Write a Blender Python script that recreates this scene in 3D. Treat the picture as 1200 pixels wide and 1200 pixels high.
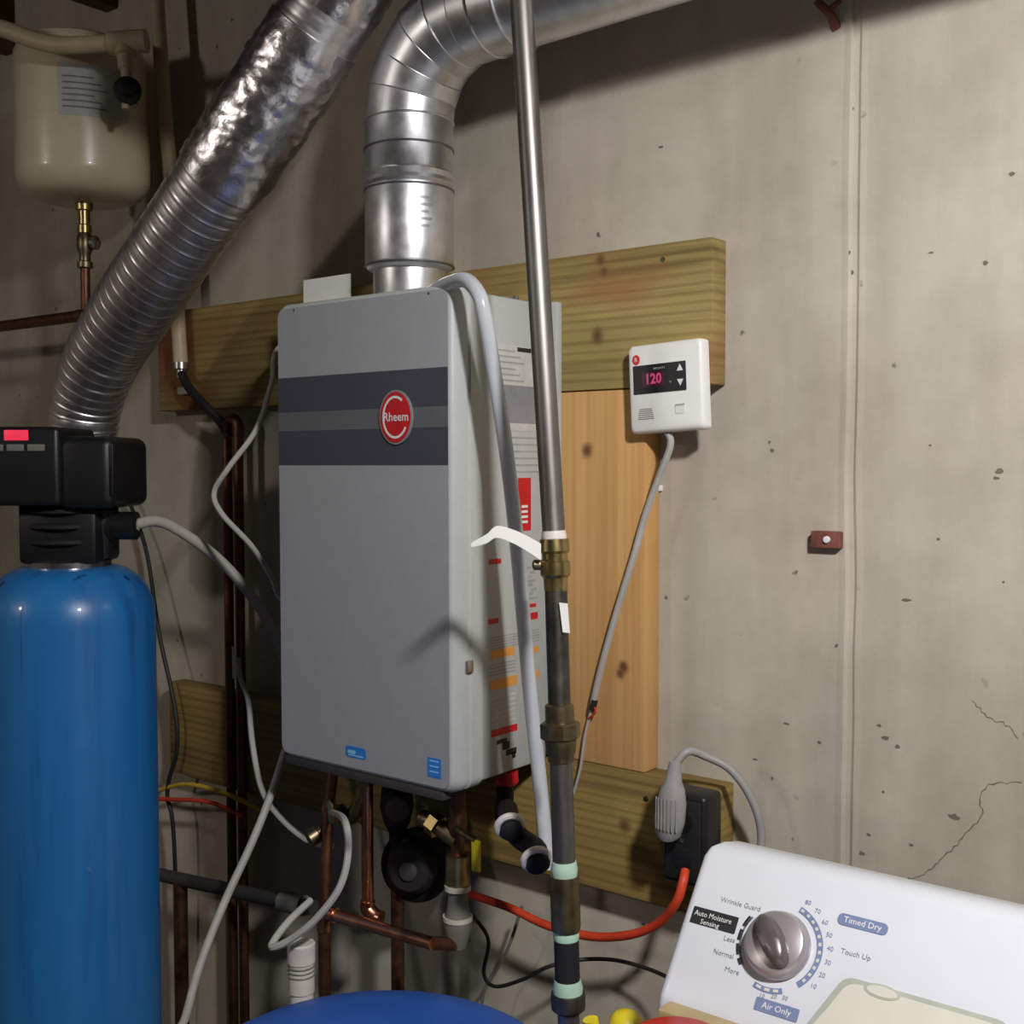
import bpy, bmesh, math, random
from mathutils import Vector, Matrix, Euler, noise

random.seed(7)
scene = bpy.context.scene
for o in list(bpy.data.objects):
    bpy.data.objects.remove(o)
COL = scene.collection

# ------------------------------------------------------------------ camera
F, YAW, PITCH, ROLL = 1350.0, 0.6705, -0.0421, -0.0014
CAM = Vector((1.3133, -1.3617, 1.5))
FW = Vector((-math.sin(YAW) * math.cos(PITCH), math.cos(YAW) * math.cos(PITCH), math.sin(PITCH)))
_r = Vector((math.cos(YAW), math.sin(YAW), 0))
_u = _r.cross(FW)
RT = _r * math.cos(ROLL) + _u * math.sin(ROLL)
UP = -_r * math.sin(ROLL) + _u * math.cos(ROLL)
cd = bpy.data.cameras.new('camera')
cd.sensor_width = 36
cd.lens = 36 * F / 1200
cd.clip_start = 0.02
cam = bpy.data.objects.new('camera', cd)
COL.objects.link(cam)
cam.matrix_world = Matrix(((RT.x, UP.x, -FW.x, CAM.x), (RT.y, UP.y, -FW.y, CAM.y), (RT.z, UP.z, -FW.z, CAM.z), (0, 0, 0, 1)))
scene.camera = cam

# ------------------------------------------------------------------ light
w = bpy.data.worlds.new('world')
scene.world = w
w.use_nodes = True
w.node_tree.nodes['Background'].inputs[0].default_value = (0.30, 0.27, 0.24, 1)
w.node_tree.nodes['Background'].inputs[1].default_value = 0.05
LAMP = Vector((1.58, -1.02, 2.21))
AIM = (Vector((0.55, 0.0, 0.6)) - LAMP).normalized()
ld = bpy.data.lights.new('work_lamp_light', 'SPOT')
ld.energy = 104
ld.color = (1.0, 0.985, 0.985)
ld.shadow_soft_size = 0.06
ld.spot_size = math.radians(128)
ld.spot_blend = 1.0
lo = bpy.data.objects.new('work_lamp_light', ld)
COL.objects.link(lo)
lo.location = LAMP
lo.rotation_euler = AIM.to_track_quat('-Z', 'Y').to_euler()
BULB = Vector((-0.85, -2.70, 2.34))
bl_ = bpy.data.lights.new('fill_bulb_light', 'POINT')  # fill light added to lift the dim left side, not a known lamp
bl_.energy = 25
bl_.color = (1.0, 0.93, 0.87)
bl_.shadow_soft_size = 0.10
bo_ = bpy.data.objects.new('fill_bulb_light', bl_)
COL.objects.link(bo_)
bo_.location = BULB - Vector((0, 0, 0.12))
vs = scene.view_settings
vs.view_transform = 'Standard'
vs.look = 'None'
vs.exposure = 0.0
vs.gamma = 1.0
vs.use_curve_mapping = False


# ------------------------------------------------------------------ layout helpers (calibrated from the photograph)
def ray(px, py):
    return FW + RT * ((px - 600) / F) + UP * ((600 - py) / F)


def atY(px, py, Y=0.0):
    d = ray(px, py)
    return CAM + d * ((Y - CAM.y) / d.y)


def atX(px, py, X):
    d = ray(px, py)
    return CAM + d * ((X - CAM.x) / d.x)


def atd(px, py, t):
    return CAM + ray(px, py) * t


# ------------------------------------------------------------------ materials
def lin(c):
    c /= 255.0
    return c / 12.92 if c <= 0.04045 else ((c + 0.055) / 1.055) ** 2.4


def rgb(r, g, b):
    return (lin(r), lin(g), lin(b), 1)


def newmat(name):
    m = bpy.data.materials.new(name)
    m.use_nodes = True
    nt = m.node_tree
    return m, nt, nt.nodes['Principled BSDF']


def N(nt, t, **kw):
    n = nt.nodes.new(t)
    for k, v in kw.items():
        setattr(n, k, v)
    return n


def mapped(nt, scale=(1, 1, 1), rot=(0, 0, 0)):
    tc = N(nt, 'ShaderNodeTexCoord')
    mp = N(nt, 'ShaderNodeMapping')
    mp.inputs['Scale'].default_value = scale
    mp.inputs['Rotation'].default_value = rot
    nt.links.new(tc.outputs['Object'], mp.inputs['Vector'])
    return mp.outputs[0]


def ramp(nt, fac, stops):
    r = N(nt, 'ShaderNodeValToRGB')
    els = r.color_ramp.elements
    while len(els) < len(stops):
        els.new(0.5)
    for e, (p, c) in zip(els, stops):
        e.position = p
        e.color = c
    nt.links.new(fac, r.inputs[0])
    return r.outputs[0]


def mixc(nt, fac, a, b, mode='MIX'):
    m = N(nt, 'ShaderNodeMix', data_type='RGBA', blend_type=mode)
    if isinstance(fac, (int, float)):
        m.inputs[0].default_value = fac
    else:
        nt.links.new(fac, m.inputs[0])
    for s, v in ((6, a), (7, b)):
        if isinstance(v, (tuple, list)):
            m.inputs[s].default_value = v
        else:
            nt.links.new(v, m.inputs[s])
    return m.outputs[2]


def noise_tex(nt, vec, scale, detail=4, rough=0.55):
    n = N(nt, 'ShaderNodeTexNoise')
    n.inputs['Scale'].default_value = scale
    n.inputs['Detail'].default_value = detail
    n.inputs['Roughness'].default_value = rough
    nt.links.new(vec, n.inputs['Vector'])
    return n.outputs[0]


def bump(nt, b, h, strength=0.2, dist=0.002):
    n = N(nt, 'ShaderNodeBump')
    n.inputs['Strength'].default_value = strength
    n.inputs['Distance'].default_value = dist
    nt.links.new(h, n.inputs['Height'])
    nt.links.new(n.outputs[0], b.inputs['Normal'])


def plain(name, col, rough=0.5, metal=0.0, var=0.12, scale=30, bmp=0.0, coat=0.0, trans=0.0):
    """one colour with slight procedural variation"""
    m, nt, b = newmat(name)
    v = mapped(nt)
    n = noise_tex(nt, v, scale)
    dark = tuple(c * (1 - var) for c in col[:3]) + (1,)
    lite = tuple(min(1, c * (1 + var)) for c in col[:3]) + (1,)
    nt.links.new(ramp(nt, n, [(0.3, dark), (0.7, lite)]), b.inputs['Base Color'])
    b.inputs['Roughness'].default_value = rough
    b.inputs['Metallic'].default_value = metal
    b.inputs['Coat Weight'].default_value = coat
    b.inputs['Transmission Weight'].default_value = trans
    if bmp:
        bump(nt, b, n, bmp)
    return m


def concrete(name, base, dark, pits=True, streak=True):
    m, nt, b = newmat(name)
    v = mapped(nt)
    n1 = noise_tex(nt, v, 1.7, 8, 0.62)
    n2 = noise_tex(nt, v, 9.0, 8, 0.7)
    c = ramp(nt, n1, [(0.30, dark), (0.62, base)])
    c2 = ramp(nt, n2, [(0.25, (0.78, 0.76, 0.73, 1)), (0.6, (1, 1, 1, 1))])
    c = mixc(nt, 0.8, c, c2, 'MULTIPLY')
    if streak:
        vs_ = mapped(nt, (5, 5, 0.55))
        n3 = noise_tex(nt, vs_, 2.2, 6, 0.6)
        c3 = ramp(nt, n3, [(0.32, (0.80, 0.78, 0.77, 1)), (0.58, (1, 1, 1, 1))])
        c = mixc(nt, 0.75, c, c3, 'MULTIPLY')
        # pinkish / greenish cast patches
        n4 = noise_tex(nt, mapped(nt, (1, 1, 0.6), (0, 0, 1)), 3.1, 3)
        c4 = ramp(nt, n4, [(0.35, (1.0, 0.95, 0.92, 1)), (0.65, (0.95, 1.0, 0.95, 1))])
        c = mixc(nt, 0.8, c, c4, 'MULTIPLY')
    h = n2
    if pits:
        # air-bubble pits: scattered small dark holes, gathered in patches
        vo = N(nt, 'ShaderNodeTexVoronoi')
        vo.inputs['Scale'].default_value = 26
        vd = N(nt, 'ShaderNodeVectorMath', operation='ADD')
        nn = N(nt, 'ShaderNodeTexNoise')
        nn.inputs['Scale'].default_value = 70
        nt.links.new(v, nn.inputs['Vector'])
        sc = N(nt, 'ShaderNodeVectorMath', operation='SCALE')
        sc.inputs['Scale'].default_value = 0.016
        nt.links.new(nn.outputs['Color'], sc.inputs[0])
        nt.links.new(v, vd.inputs[0])
        nt.links.new(sc.outputs[0], vd.inputs[1])
        nt.links.new(vd.outputs[0], vo.inputs['Vector'])
        hole = ramp(nt, vo.outputs['Distance'], [(0.07, (1, 1, 1, 1)), (0.14, (0, 0, 0, 1))])
        sep = N(nt, 'ShaderNodeSeparateColor')
        nt.links.new(vo.outputs['Color'], sep.inputs[0])
        pick = ramp(nt, sep.outputs[0], [(0.70, (0, 0, 0, 1)), (0.76, (1, 1, 1, 1))])
        pm = noise_tex(nt, v, 4.5, 3)
        patch = ramp(nt, pm, [(0.44, (0, 0, 0, 1)), (0.54, (1, 1, 1, 1))])
        k = mixc(nt, 1.0, hole, pick, 'MULTIPLY')
        k = mixc(nt, 1.0, k, patch, 'MULTIPLY')
        c = mixc(nt, k, c, (0.13, 0.11, 0.095, 1))
    nt.links.new(c, b.inputs['Base Color'])
    b.inputs['Roughness'].default_value = 0.88
    bump(nt, b, h, 0.22, 0.003)
    return m


def wood(name, c1, c2, c3, knots=(), grain_axis='X', red=None):
    """board with grain rings running along grain_axis; knots = [(x, z, r)] in object space"""
    m, nt, b = newmat(name)
    sc = (0.9, 4, 26) if grain_axis == 'X' else (26, 4, 0.9)
    v = mapped(nt, sc)
    n = noise_tex(nt, v, 1.6, 5, 0.6)
    wv = N(nt, 'ShaderNodeTexWave', wave_type='BANDS', bands_direction='Z' if grain_axis == 'X' else 'X')
    wv.inputs['Scale'].default_value = 0.9
    wv.inputs['Distortion'].default_value = 7.0
    wv.inputs['Detail'].default_value = 3
    wv.inputs['Detail Scale'].default_value = 0.7
    nt.links.new(v, wv.inputs['Vector'])
    c = ramp(nt, n, [(0.28, c2), (0.5, c1), (0.75, c3)])
    cw = ramp(nt, wv.outputs[0], [(0.1, (0.74, 0.68, 0.6, 1)), (0.5, (1, 1, 1, 1))])
    c = mixc(nt, 0.75 if grain_axis == 'X' else 0.2, c, cw, 'MULTIPLY')
    if red:
        nr = noise_tex(nt, mapped(nt, (1, 1, 1.5)), 3.0, 2)
        c = mixc(nt, ramp(nt, nr, [(0.52, (0, 0, 0, 1)), (0.66, (1, 1, 1, 1))]), c, red)
    if knots:
        tc = N(nt, 'ShaderNodeTexCoord')
        nd = N(nt, 'ShaderNodeTexNoise')
        nd.inputs['Scale'].default_value = 45
        nt.links.new(tc.outputs['Object'], nd.inputs['Vector'])
        for (kx, kz, kr) in knots:
            d = N(nt, 'ShaderNodeVectorMath', operation='SUBTRACT')
            nt.links.new(tc.outputs['Object'], d.inputs[0])
            d.inputs[1].default_value = (kx, 0, kz)
            mm = N(nt, 'ShaderNodeVectorMath', operation='MULTIPLY')
            nt.links.new(d.outputs[0], mm.inputs[0])
            mm.inputs[1].default_value = (1, 0, 1)
            ln = N(nt, 'ShaderNodeVectorMath', operation='LENGTH')
            nt.links.new(mm.outputs[0], ln.inputs[0])
            ad = N(nt, 'ShaderNodeMath', operation='MULTIPLY_ADD')
            nt.links.new(nd.outputs[0], ad.inputs[0])
            ad.inputs[1].default_value = kr * 0.9
            nt.links.new(ln.outputs['Value'], ad.inputs[2])
            k = ramp(nt, ad.outputs[0], [(kr * 0.75, (1, 1, 1, 1)), (min(.98, kr * 1.6), (0, 0, 0, 1))])
            c = mixc(nt, k, c, rgb(98, 64, 34))
    nt.links.new(c, b.inputs['Base Color'])
    b.inputs['Roughness'].default_value = 0.75
    bump(nt, b, n, 0.15, 0.001)
    return m


def metal(name, col, rough=0.3, scale=22, var=0.15, bmp=0.06, stretch=(1, 1, 1), rvar=0.12):
    m, nt, b = newmat(name)
    v = mapped(nt, stretch)
    n = noise_tex(nt, v, scale, 6, 0.6)
    dark = tuple(c * (1 - var) for c in col[:3]) + (1,)
    lite = tuple(min(1, c * (1 + var)) for c in col[:3]) + (1,)
    nt.links.new(ramp(nt, n, [(0.3, dark), (0.7, lite)]), b.inputs['Base Color'])
    b.inputs['Metallic'].default_value = 1.0
    mr = N(nt, 'ShaderNodeMapRange')
    mr.inputs['To Min'].default_value = max(0.03, rough - rvar)
    mr.inputs['To Max'].default_value = rough + rvar
    nt.links.new(n, mr.inputs['Value'])
    nt.links.new(mr.outputs[0], b.inputs['Roughness'])
    if bmp:
        bump(nt, b, n, bmp, 0.002)
    return m


def KN(z0, *ks):
    return [(atY(x, y, -.038).x - .31, atY(x, y, -.038).z - z0, r_) for x, y, r_ in ks]


M = {}
M['wall'] = concrete('concrete_wall', rgb(198, 190, 176), rgb(170, 161, 146))
M['floor'] = concrete('concrete_floor', rgb(120, 114, 106), rgb(86, 80, 74), False, False)
M['ceil'] = plain('ceiling_wood', rgb(88, 68, 52), 0.85, var=0.25, scale=6)
M['crack'] = plain('crack_dark', rgb(112, 102, 90), 0.95)
M['stain'] = plain('mortar_grey', rgb(150, 140, 128), 0.95, var=.2)
M['galv'] = metal('galvanised_steel', (0.78, 0.78, 0.80, 1), 0.38, 40, 0.12, 0.04)
M['galv_dark'] = metal('galvanised_seam', (0.30, 0.30, 0.32, 1), 0.4)
M['flex'] = metal('flexible_aluminium', (0.78, 0.75, 0.77, 1), 0.38, 60, 0.10, 0.08)
M['foil'] = metal('foil_tape', (0.84, 0.80, 0.82, 1), 0.30, 45, 0.10, 0.7, rvar=.1)
M['iron'] = metal('steel_pipe', (0.25, 0.228, 0.215, 1), 0.47, 30, 0.22, 0.05, (1, 1, .3))
M['blackiron'] = metal('black_iron', (0.13, 0.115, 0.10, 1), 0.45, 40, 0.3, 0.1)
M['brass'] = metal('brass', (0.42, 0.32, 0.14, 1), 0.34, 40, 0.25, 0.05)
M['bronze'] = metal('tarnished_brass', (0.24, 0.19, 0.11, 1), 0.42, 40, 0.3, 0.05)
M['copper'] = metal('bright_copper', (0.62, 0.28, 0.18, 1), 0.3, 40, 0.25, 0.03)
M['oldcopper'] = metal('dull_copper', (0.20, 0.095, 0.06, 1), 0.5, 40, 0.3, 0.03)
M['chrome'] = metal('brushed_chrome', (0.52, 0.49, 0.48, 1), 0.28, 60, 0.06, 0.0)
M['dialgrey'] = plain('satin_grey_dial', rgb(172, 164, 166), 0.32, 0.55, 0.03)
M['gripmetal'] = plain('dark_satin_grip', rgb(104, 96, 96), 0.34, 0.45, 0.03)
M['heater_front'] = plain('grey_enamel', rgb(158, 160, 164), 0.42, 0.1, 0.03, 60)
M['heater_body'] = plain('light_grey_enamel', rgb(178, 181, 178), 0.45, 0.0, 0.03, 60)
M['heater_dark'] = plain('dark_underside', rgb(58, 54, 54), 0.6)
M['band'] = plain('charcoal_band', rgb(62, 64, 76), 0.4, 0, 0.04)
M['bandmid'] = plain('grey_band', rgb(94, 96, 100), 0.4, 0, 0.04)
M['red'] = plain('red_badge', rgb(190, 24, 34), 0.35)
M['white'] = plain('white_plastic', rgb(226, 224, 220), 0.4, var=0.03)
M['offwhite'] = plain('offwhite_plastic', rgb(205, 200, 186), 0.45, var=0.05)
M['paper'] = plain('paper', rgb(222, 220, 214), 0.8, var=0.04)
M['ink'] = plain('black_ink', rgb(34, 32, 34), 0.6)
M['greyink'] = plain('grey_ink', rgb(120, 122, 124), 0.6)
M['faintink'] = plain('faint_ink', rgb(152, 154, 152), 0.6)
M['ventprint'] = plain('faint_stamp', rgb(168, 166, 172), 0.4, 0.6)
M['paleink'] = plain('pale_label', rgb(186, 186, 182), 0.6)
M['silverlabel'] = plain('silver_label', rgb(140, 142, 146), 0.45, 0.2)
M['orange'] = plain('orange_print', rgb(214, 150, 70), 0.6)
M['sticker_blue'] = plain('blue_sticker', rgb(40, 122, 200), 0.45)
M['sticker_light'] = plain('light_blue_print', rgb(150, 196, 232), 0.5)
M['black'] = plain('black_plastic', rgb(25, 24, 26), 0.42, var=0.15)
M['blackrough'] = plain('black_rubber', rgb(24, 22, 22), 0.7, var=0.2)
M['cream'] = plain('cream_enamel', rgb(216, 204, 172), 0.3, var=0.05, coat=.3)
M['creampipe'] = plain('cream_plastic_pipe', rgb(188, 170, 138), 0.5, var=0.1)
M['bluetank'] = plain('blue_fibreglass', rgb(34, 112, 178), 0.32, var=0.10, scale=8, coat=0.3)
def tank_mat():
    m, nt, b = newmat('blue_fibreglass_streaked')
    n1 = noise_tex(nt, mapped(nt, (14, 14, 0.9)), 1.6, 4, 0.55)
    c = ramp(nt, n1, [(0.30, rgb(26, 92, 156)), (0.45, rgb(34, 112, 178)), (0.7, rgb(42, 120, 184))])
    n2 = noise_tex(nt, mapped(nt, (30, 30, 2.2)), 1.3, 2, 0.5)
    c = mixc(nt, ramp(nt, n2, [(0.70, (0, 0, 0, 1)), (0.74, (1, 1, 1, 1))]), c, rgb(18, 62, 118))
    nt.links.new(c, b.inputs['Base Color'])
    b.inputs['Roughness'].default_value = 0.36
    b.inputs['Coat Weight'].default_value = 0.25
    bump(nt, b, n1, 0.05, 0.002)
    return m


M['bluetank'] = tank_mat()
M['bluelid'] = plain('blue_plastic_lid', rgb(44, 90, 172), 0.38, var=0.06, scale=14)
M['cable'] = plain('grey_cable', rgb(168, 164, 158), 0.55)
M['tube'] = plain('grey_poly_tube', rgb(176, 170, 160), 0.5)
M['vinyl'] = plain('clear_vinyl_tube', rgb(212, 216, 222), 0.22, var=.04, trans=0.25)
M['cord_grey'] = plain('grey_power_cord', rgb(150, 146, 144), 0.5)
M['cord_black'] = plain('black_cord', rgb(30, 27, 27), 0.6)
M['cord_orange'] = plain('orange_cord', rgb(206, 66, 34), 0.5)
M['wire_yellow'] = plain('yellow_wire', rgb(190, 160, 50), 0.5)
M['wire_red'] = plain('red_wire', rgb(190, 60, 40), 0.5)
M['yellow'] = plain('yellow_plastic', rgb(226, 204, 40), 0.45)
M['redplastic'] = plain('red_plastic', rgb(170, 26, 22), 0.35)
M['rust'] = plain('rusty_iron', rgb(118, 68, 58), 0.85, var=0.3, scale=60)
M['teal'] = plain('thread_sealant', rgb(176, 206, 186), 0.6)
M['enamel'] = plain('white_enamel', rgb(206, 208, 214), 0.3, var=0.015, coat=.2)
M['tan'] = plain('tan_reflection', rgb(172, 152, 108), 0.45)
M['beige'] = plain('beige_panel', rgb(200, 197, 182), 0.4, var=.03)
M['beige_edge'] = plain('grey_green_border', rgb(166, 168, 156), 0.45)
M['navy'] = plain('slate_blue_print', rgb(112, 124, 158), 0.5, var=.05)
M['ball'] = plain('pvc_white', rgb(206, 200, 196), 0.5, var=.1)
M['greyfit'] = plain('grey_fitting', rgb(120, 116, 110), 0.5)
M['board_green'] = wood('treated_lumber_top', rgb(152, 132, 78), rgb(112, 92, 48), rgb(170, 148, 90), KN(1.6, (704, 305, .008), (708, 318, .008), (700, 393, .013)), 'X', rgb(140, 88, 50))
M['board_low'] = wood('treated_lumber_low', rgb(148, 124, 68), rgb(110, 88, 44), rgb(168, 142, 84), KN(.89, (732, 968, .012), (820, 1010, .008)), 'X')
M['board_pine'] = wood('pine_lumber', rgb(200, 154, 96), rgb(184, 136, 78), rgb(212, 168, 110), KN(1.07, (688, 528, .012), (731, 782, .010), (727, 790, .008)), 'Z')


def emis(name, col, s):
    m, nt, b = newmat(name)
    n = noise_tex(nt, mapped(nt), 40)
    nt.links.new(ramp(nt, n, [(0.3, tuple(c * .85 for c in col[:3]) + (1,)), (0.7, col)]), b.inputs['Emission Color'])
    b.inputs['Base Color'].default_value = (0.02, 0.0, 0.0, 1)
    b.inputs['Emission Strength'].default_value = s
    return m


M['led_red'] = emis('red_display', (1.0, 0.04, 0.10, 1), 0.9)
M['led_pink'] = emis('pink_digits', (0.95, 0.10, 0.28, 1), 0.55)
M['led_glow'] = plain('display_window', rgb(58, 18, 34), 0.3)
M['bulb'] = emis('lit_bulb', (1.0, 0.85, 0.65, 1), 6)

# ------------------------------------------------------------------ object helpers
ORG = {}


def thing(name, label, cat, loc, group=None):
    o = bpy.data.objects.new(name, None)
    COL.objects.link(o)
    o.location = loc
    o.empty_display_size = 0.05
    o['label'] = label
    o['category'] = cat
    if group:
        o['group'] = group
    ORG[o.name] = Vector(loc)
    return o


def obj(name, bm, mat, parent=None, smooth=True, label=None, cat=None, group=None, kind=None):
    """world-space bmesh -> one mesh object; top-level ones get their origin at the base"""
    bmesh.ops.recalc_face_normals(bm, faces=bm.faces)
    if parent is not None:
        base = ORG[parent.name]
    else:
        xs = [v.co.x for v in bm.verts]
        ys = [v.co.y for v in bm.verts]
        zs = [v.co.z for v in bm.verts]
        base = Vector(((min(xs) + max(xs)) / 2, (min(ys) + max(ys)) / 2, min(zs)))
    for v in bm.verts:
        v.co -= base
    me = bpy.data.meshes.new(name)
    bm.to_mesh(me)
    bm.free()
    me.materials.append(M[mat] if isinstance(mat, str) else mat)
    if smooth:
        me.polygons.foreach_set('use_smooth', [True] * len(me.polygons))
        try:
            me.set_sharp_from_angle(angle=math.radians(38))
        except Exception:
            pass
    o = bpy.data.objects.new(name, me)
    COL.objects.link(o)
    if parent is not None:
        o.parent = parent
    else:
        o.location = base
    ORG[o.name] = base
    if label:
        o['label'] = label
    if cat:
        o['category'] = cat
    if group:
        o['group'] = group
    if kind:
        o['kind'] = kind
    return o


def add_box(bm, x0, x1, y0, y1, z0, z1, bev=0.0, seg=2, mat=None):
    g = bmesh.ops.create_cube(bm, size=1)
    vs_ = g['verts']
    for v in vs_:
        v.co = Vector(((x0 + x1) / 2 + v.co.x * (x1 - x0), (y0 + y1) / 2 + v.co.y * (y1 - y0), (z0 + z1) / 2 + v.co.z * (z1 - z0)))
    if bev:
        es = list({e for v in vs_ for e in v.link_edges})
        r = bmesh.ops.bevel(bm, geom=es, offset=bev, segments=seg, affect='EDGES', profile=0.5)
        vs_ = list({v for f in r['faces'] for v in f.verts} | {v for v in vs_ if v.is_valid})
    if mat is not None:
        bmesh.ops.transform(bm, matrix=mat, verts=[v for v in vs_ if v.is_valid])
    return bm


def box(*a, **k):
    return add_box(bmesh.new(), *a, **k)


def frame_of(d):
    d = d.normalized()
    a = Vector((0, 0, 1)) if abs(d.z) < 0.9 else Vector((1, 0, 0))
    s = d.cross(a).normalized()
    return s, d.cross(s).normalized()


def smooth_path(pts, n=8):
    pts = [Vector(p) for p in pts]
    if len(pts) < 3:
        return pts
    P = [2 * pts[0] - pts[1]] + pts + [2 * pts[-1] - pts[-2]]
    out = []
    for i in range(1, len(P) - 2):
        p0, p1, p2, p3 = P[i - 1:i + 3]
        for k in range(n):
            t = k / n
            out.append(0.5 * ((2 * p1) + (p2 - p0) * t + (2 * p0 - 5 * p1 + 4 * p2 - p3) * t * t + (3 * p1 - p0 - 3 * p2 + p3) * t ** 3))
    out.append(pts[-1])
    return out


def resample(path, step):
    out = [path[0].copy()]
    acc = 0.0
    for a, b in zip(path, path[1:]):
        L = (b - a).length
        if L < 1e-9:
            continue
        d = step - acc
        while d <= L:
            out.append(a.lerp(b, d / L))
            d += step
        acc = L - (d - step)
    if (out[-1] - path[-1]).length > step * .3:
        out.append(path[-1].copy())
    return out


def add_tube(bm, path, rad, seg=12, cap=True, disp=None, flat=None):
    path = [Vector(p) for p in path]
    n = len(path)
    rings = []
    s = None
    for i, p in enumerate(path):
        d = (path[min(i + 1, n - 1)] - path[max(i - 1, 0)]).normalized()
        if s is None:
            s, _ = frame_of(d)
        else:
            s = (s - d * s.dot(d))
            if s.length < 1e-6:
                s, _ = frame_of(d)
            s.normalize()
        t = d.cross(s)
        r = rad[i] if isinstance(rad, (list, tuple)) else rad
        ring = []
        for k in range(seg):
            a = 2 * math.pi * k / seg
            q = s * math.cos(a) + t * math.sin(a)
            rr = r
            if disp:
                rr = r + disp(i, a, p + q * r)
            ring.append(bm.verts.new(p + q * rr))
        rings.append(ring)
    for a, b in zip(rings, rings[1:]):
        for k in range(seg):
            bm.faces.new((a[k], a[(k + 1) % seg], b[(k + 1) % seg], b[k]))
    if cap:
        bm.faces.new(list(reversed(rings[0])))
        bm.faces.new(rings[-1])
    return bm


def tube(path, rad, seg=12, **k):
    return add_tube(bmesh.new(), path, rad, seg, **k)


def curve(pts, rad, seg=10, n=8):
    return tube(smooth_path(pts, n), rad, seg)


def lathe(p0, axis, prof, seg=24, bm=None):
    """profile [(distance along axis, radius)]"""
    bm = bm or bmesh.new()
    p0 = Vector(p0)
    axis = Vector(axis).normalized()
    s, t = frame_of(axis)
    rings = []
    for (h, r) in prof:
        rings.append([bm.verts.new(p0 + axis * h + (s * math.cos(2 * math.pi * k / seg) + t * math.sin(2 * math.pi * k / seg)) * max(r, 1e-5)) for k in range(seg)])
    for a, b in zip(rings, rings[1:]):
        for k in range(seg):
            bm.faces.new((a[k], a[(k + 1) % seg], b[(k + 1) % seg], b[k]))
    bm.faces.new(list(reversed(rings[0])))
    bm.faces.new(rings[-1])
    return bm


def ringbead(c, axis, R, r, seg=40, sub=8):
    bm = bmesh.new()
    axis = Vector(axis).normalized()
    s, t = frame_of(axis)
    rings = []
    for k in range(seg):
        a = 2 * math.pi * k / seg
        q = s * math.cos(a) + t * math.sin(a)
        rings.append([bm.verts.new(Vector(c) + q * (R + r * math.cos(2 * math.pi * j / sub)) + axis * r * math.sin(2 * math.pi * j / sub)) for j in range(sub)])
    for k in range(seg):
        a, b = rings[k], rings[(k + 1) % seg]
        for j in range(sub):
            bm.faces.new((a[j], a[(j + 1) % sub], b[(j + 1) % sub], b[j]))
    return bm


def slab(pts2, o, e1, e2, n, thick, bm=None):
    """flat polygon (2-D points in e1/e2 about o) extruded by thick along n"""
    bm = bm or bmesh.new()
    lo_ = [bm.verts.new(o + e1 * a + e2 * b) for a, b in pts2]
    hi_ = [bm.verts.new(o + e1 * a + e2 * b + n * thick) for a, b in pts2]
    bm.faces.new(lo_)
    bm.faces.new(hi_)
    m = len(pts2)
    for i in range(m):
        j = (i + 1) % m
        bm.faces.new((lo_[i], lo_[j], hi_[j], hi_[i]))
    return bm


def rrect(w_, h_, r, k=5, cx=0, cy=0):
    out = []
    for (sx, sy, a0) in ((1, 1, 0), (-1, 1, 90), (-1, -1, 180), (1, -1, 270)):
        for i in range(k + 1):
            a = math.radians(a0 + 90 * i / k)
            out.append((cx + sx * (w_ / 2 - r) + r * math.cos(a), cy + sy * (h_ / 2 - r) + r * math.sin(a)))
    return out


def ell(a, b, k=32, cx=0, cy=0):
    return [(cx + a * math.cos(2 * math.pi * i / k), cy + b * math.sin(2 * math.pi * i / k)) for i in range(k)]


def arcband(r0, r1, a0, a1, k=16):
    A = [math.radians(a0 + (a1 - a0) * i / k) for i in range(k + 1)]
    return [(r1 * math.cos(a), r1 * math.sin(a)) for a in A] + [(r0 * math.cos(a), r0 * math.sin(a)) for a in reversed(A)]


def text(name, s, size, o, e1, e2, n, mat, parent, thick=0.0002, sx=1.0, bold=0.0):
    cu = bpy.data.curves.new('txt', 'FONT')
    cu.body = s
    cu.size = size
    cu.align_x = 'CENTER'
    cu.align_y = 'CENTER'
    cu.resolution_u = 2
    cu.offset = bold
    tmp = bpy.data.objects.new('txt', cu)
    COL.objects.link(tmp)
    me = bpy.data.meshes.new_from_object(tmp.evaluated_get(bpy.context.evaluated_depsgraph_get()))
    bm = bmesh.new()
    bm.from_mesh(me)
    bpy.data.objects.remove(tmp)
    bpy.data.curves.remove(cu)
    bpy.data.meshes.remove(me)
    for v in bm.verts:
        v.co = o + e1 * (v.co.x * sx) + e2 * v.co.y + n * (v.co.z + thick)
    return obj(name, bm, mat, parent, smooth=False)


EX, EY, EZ = Vector((1, 0, 0)), Vector((0, 1, 0)), Vector((0, 0, 1))


def struct(name, bm, mat, label=None, parent=None, smooth=False):
    o = obj(name, bm, mat, parent, smooth)
    if parent is None:
        o['kind'] = 'structure'
        if label:
            o['label'] = label
            o['category'] = name.split('_')[0]
    return o


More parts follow.
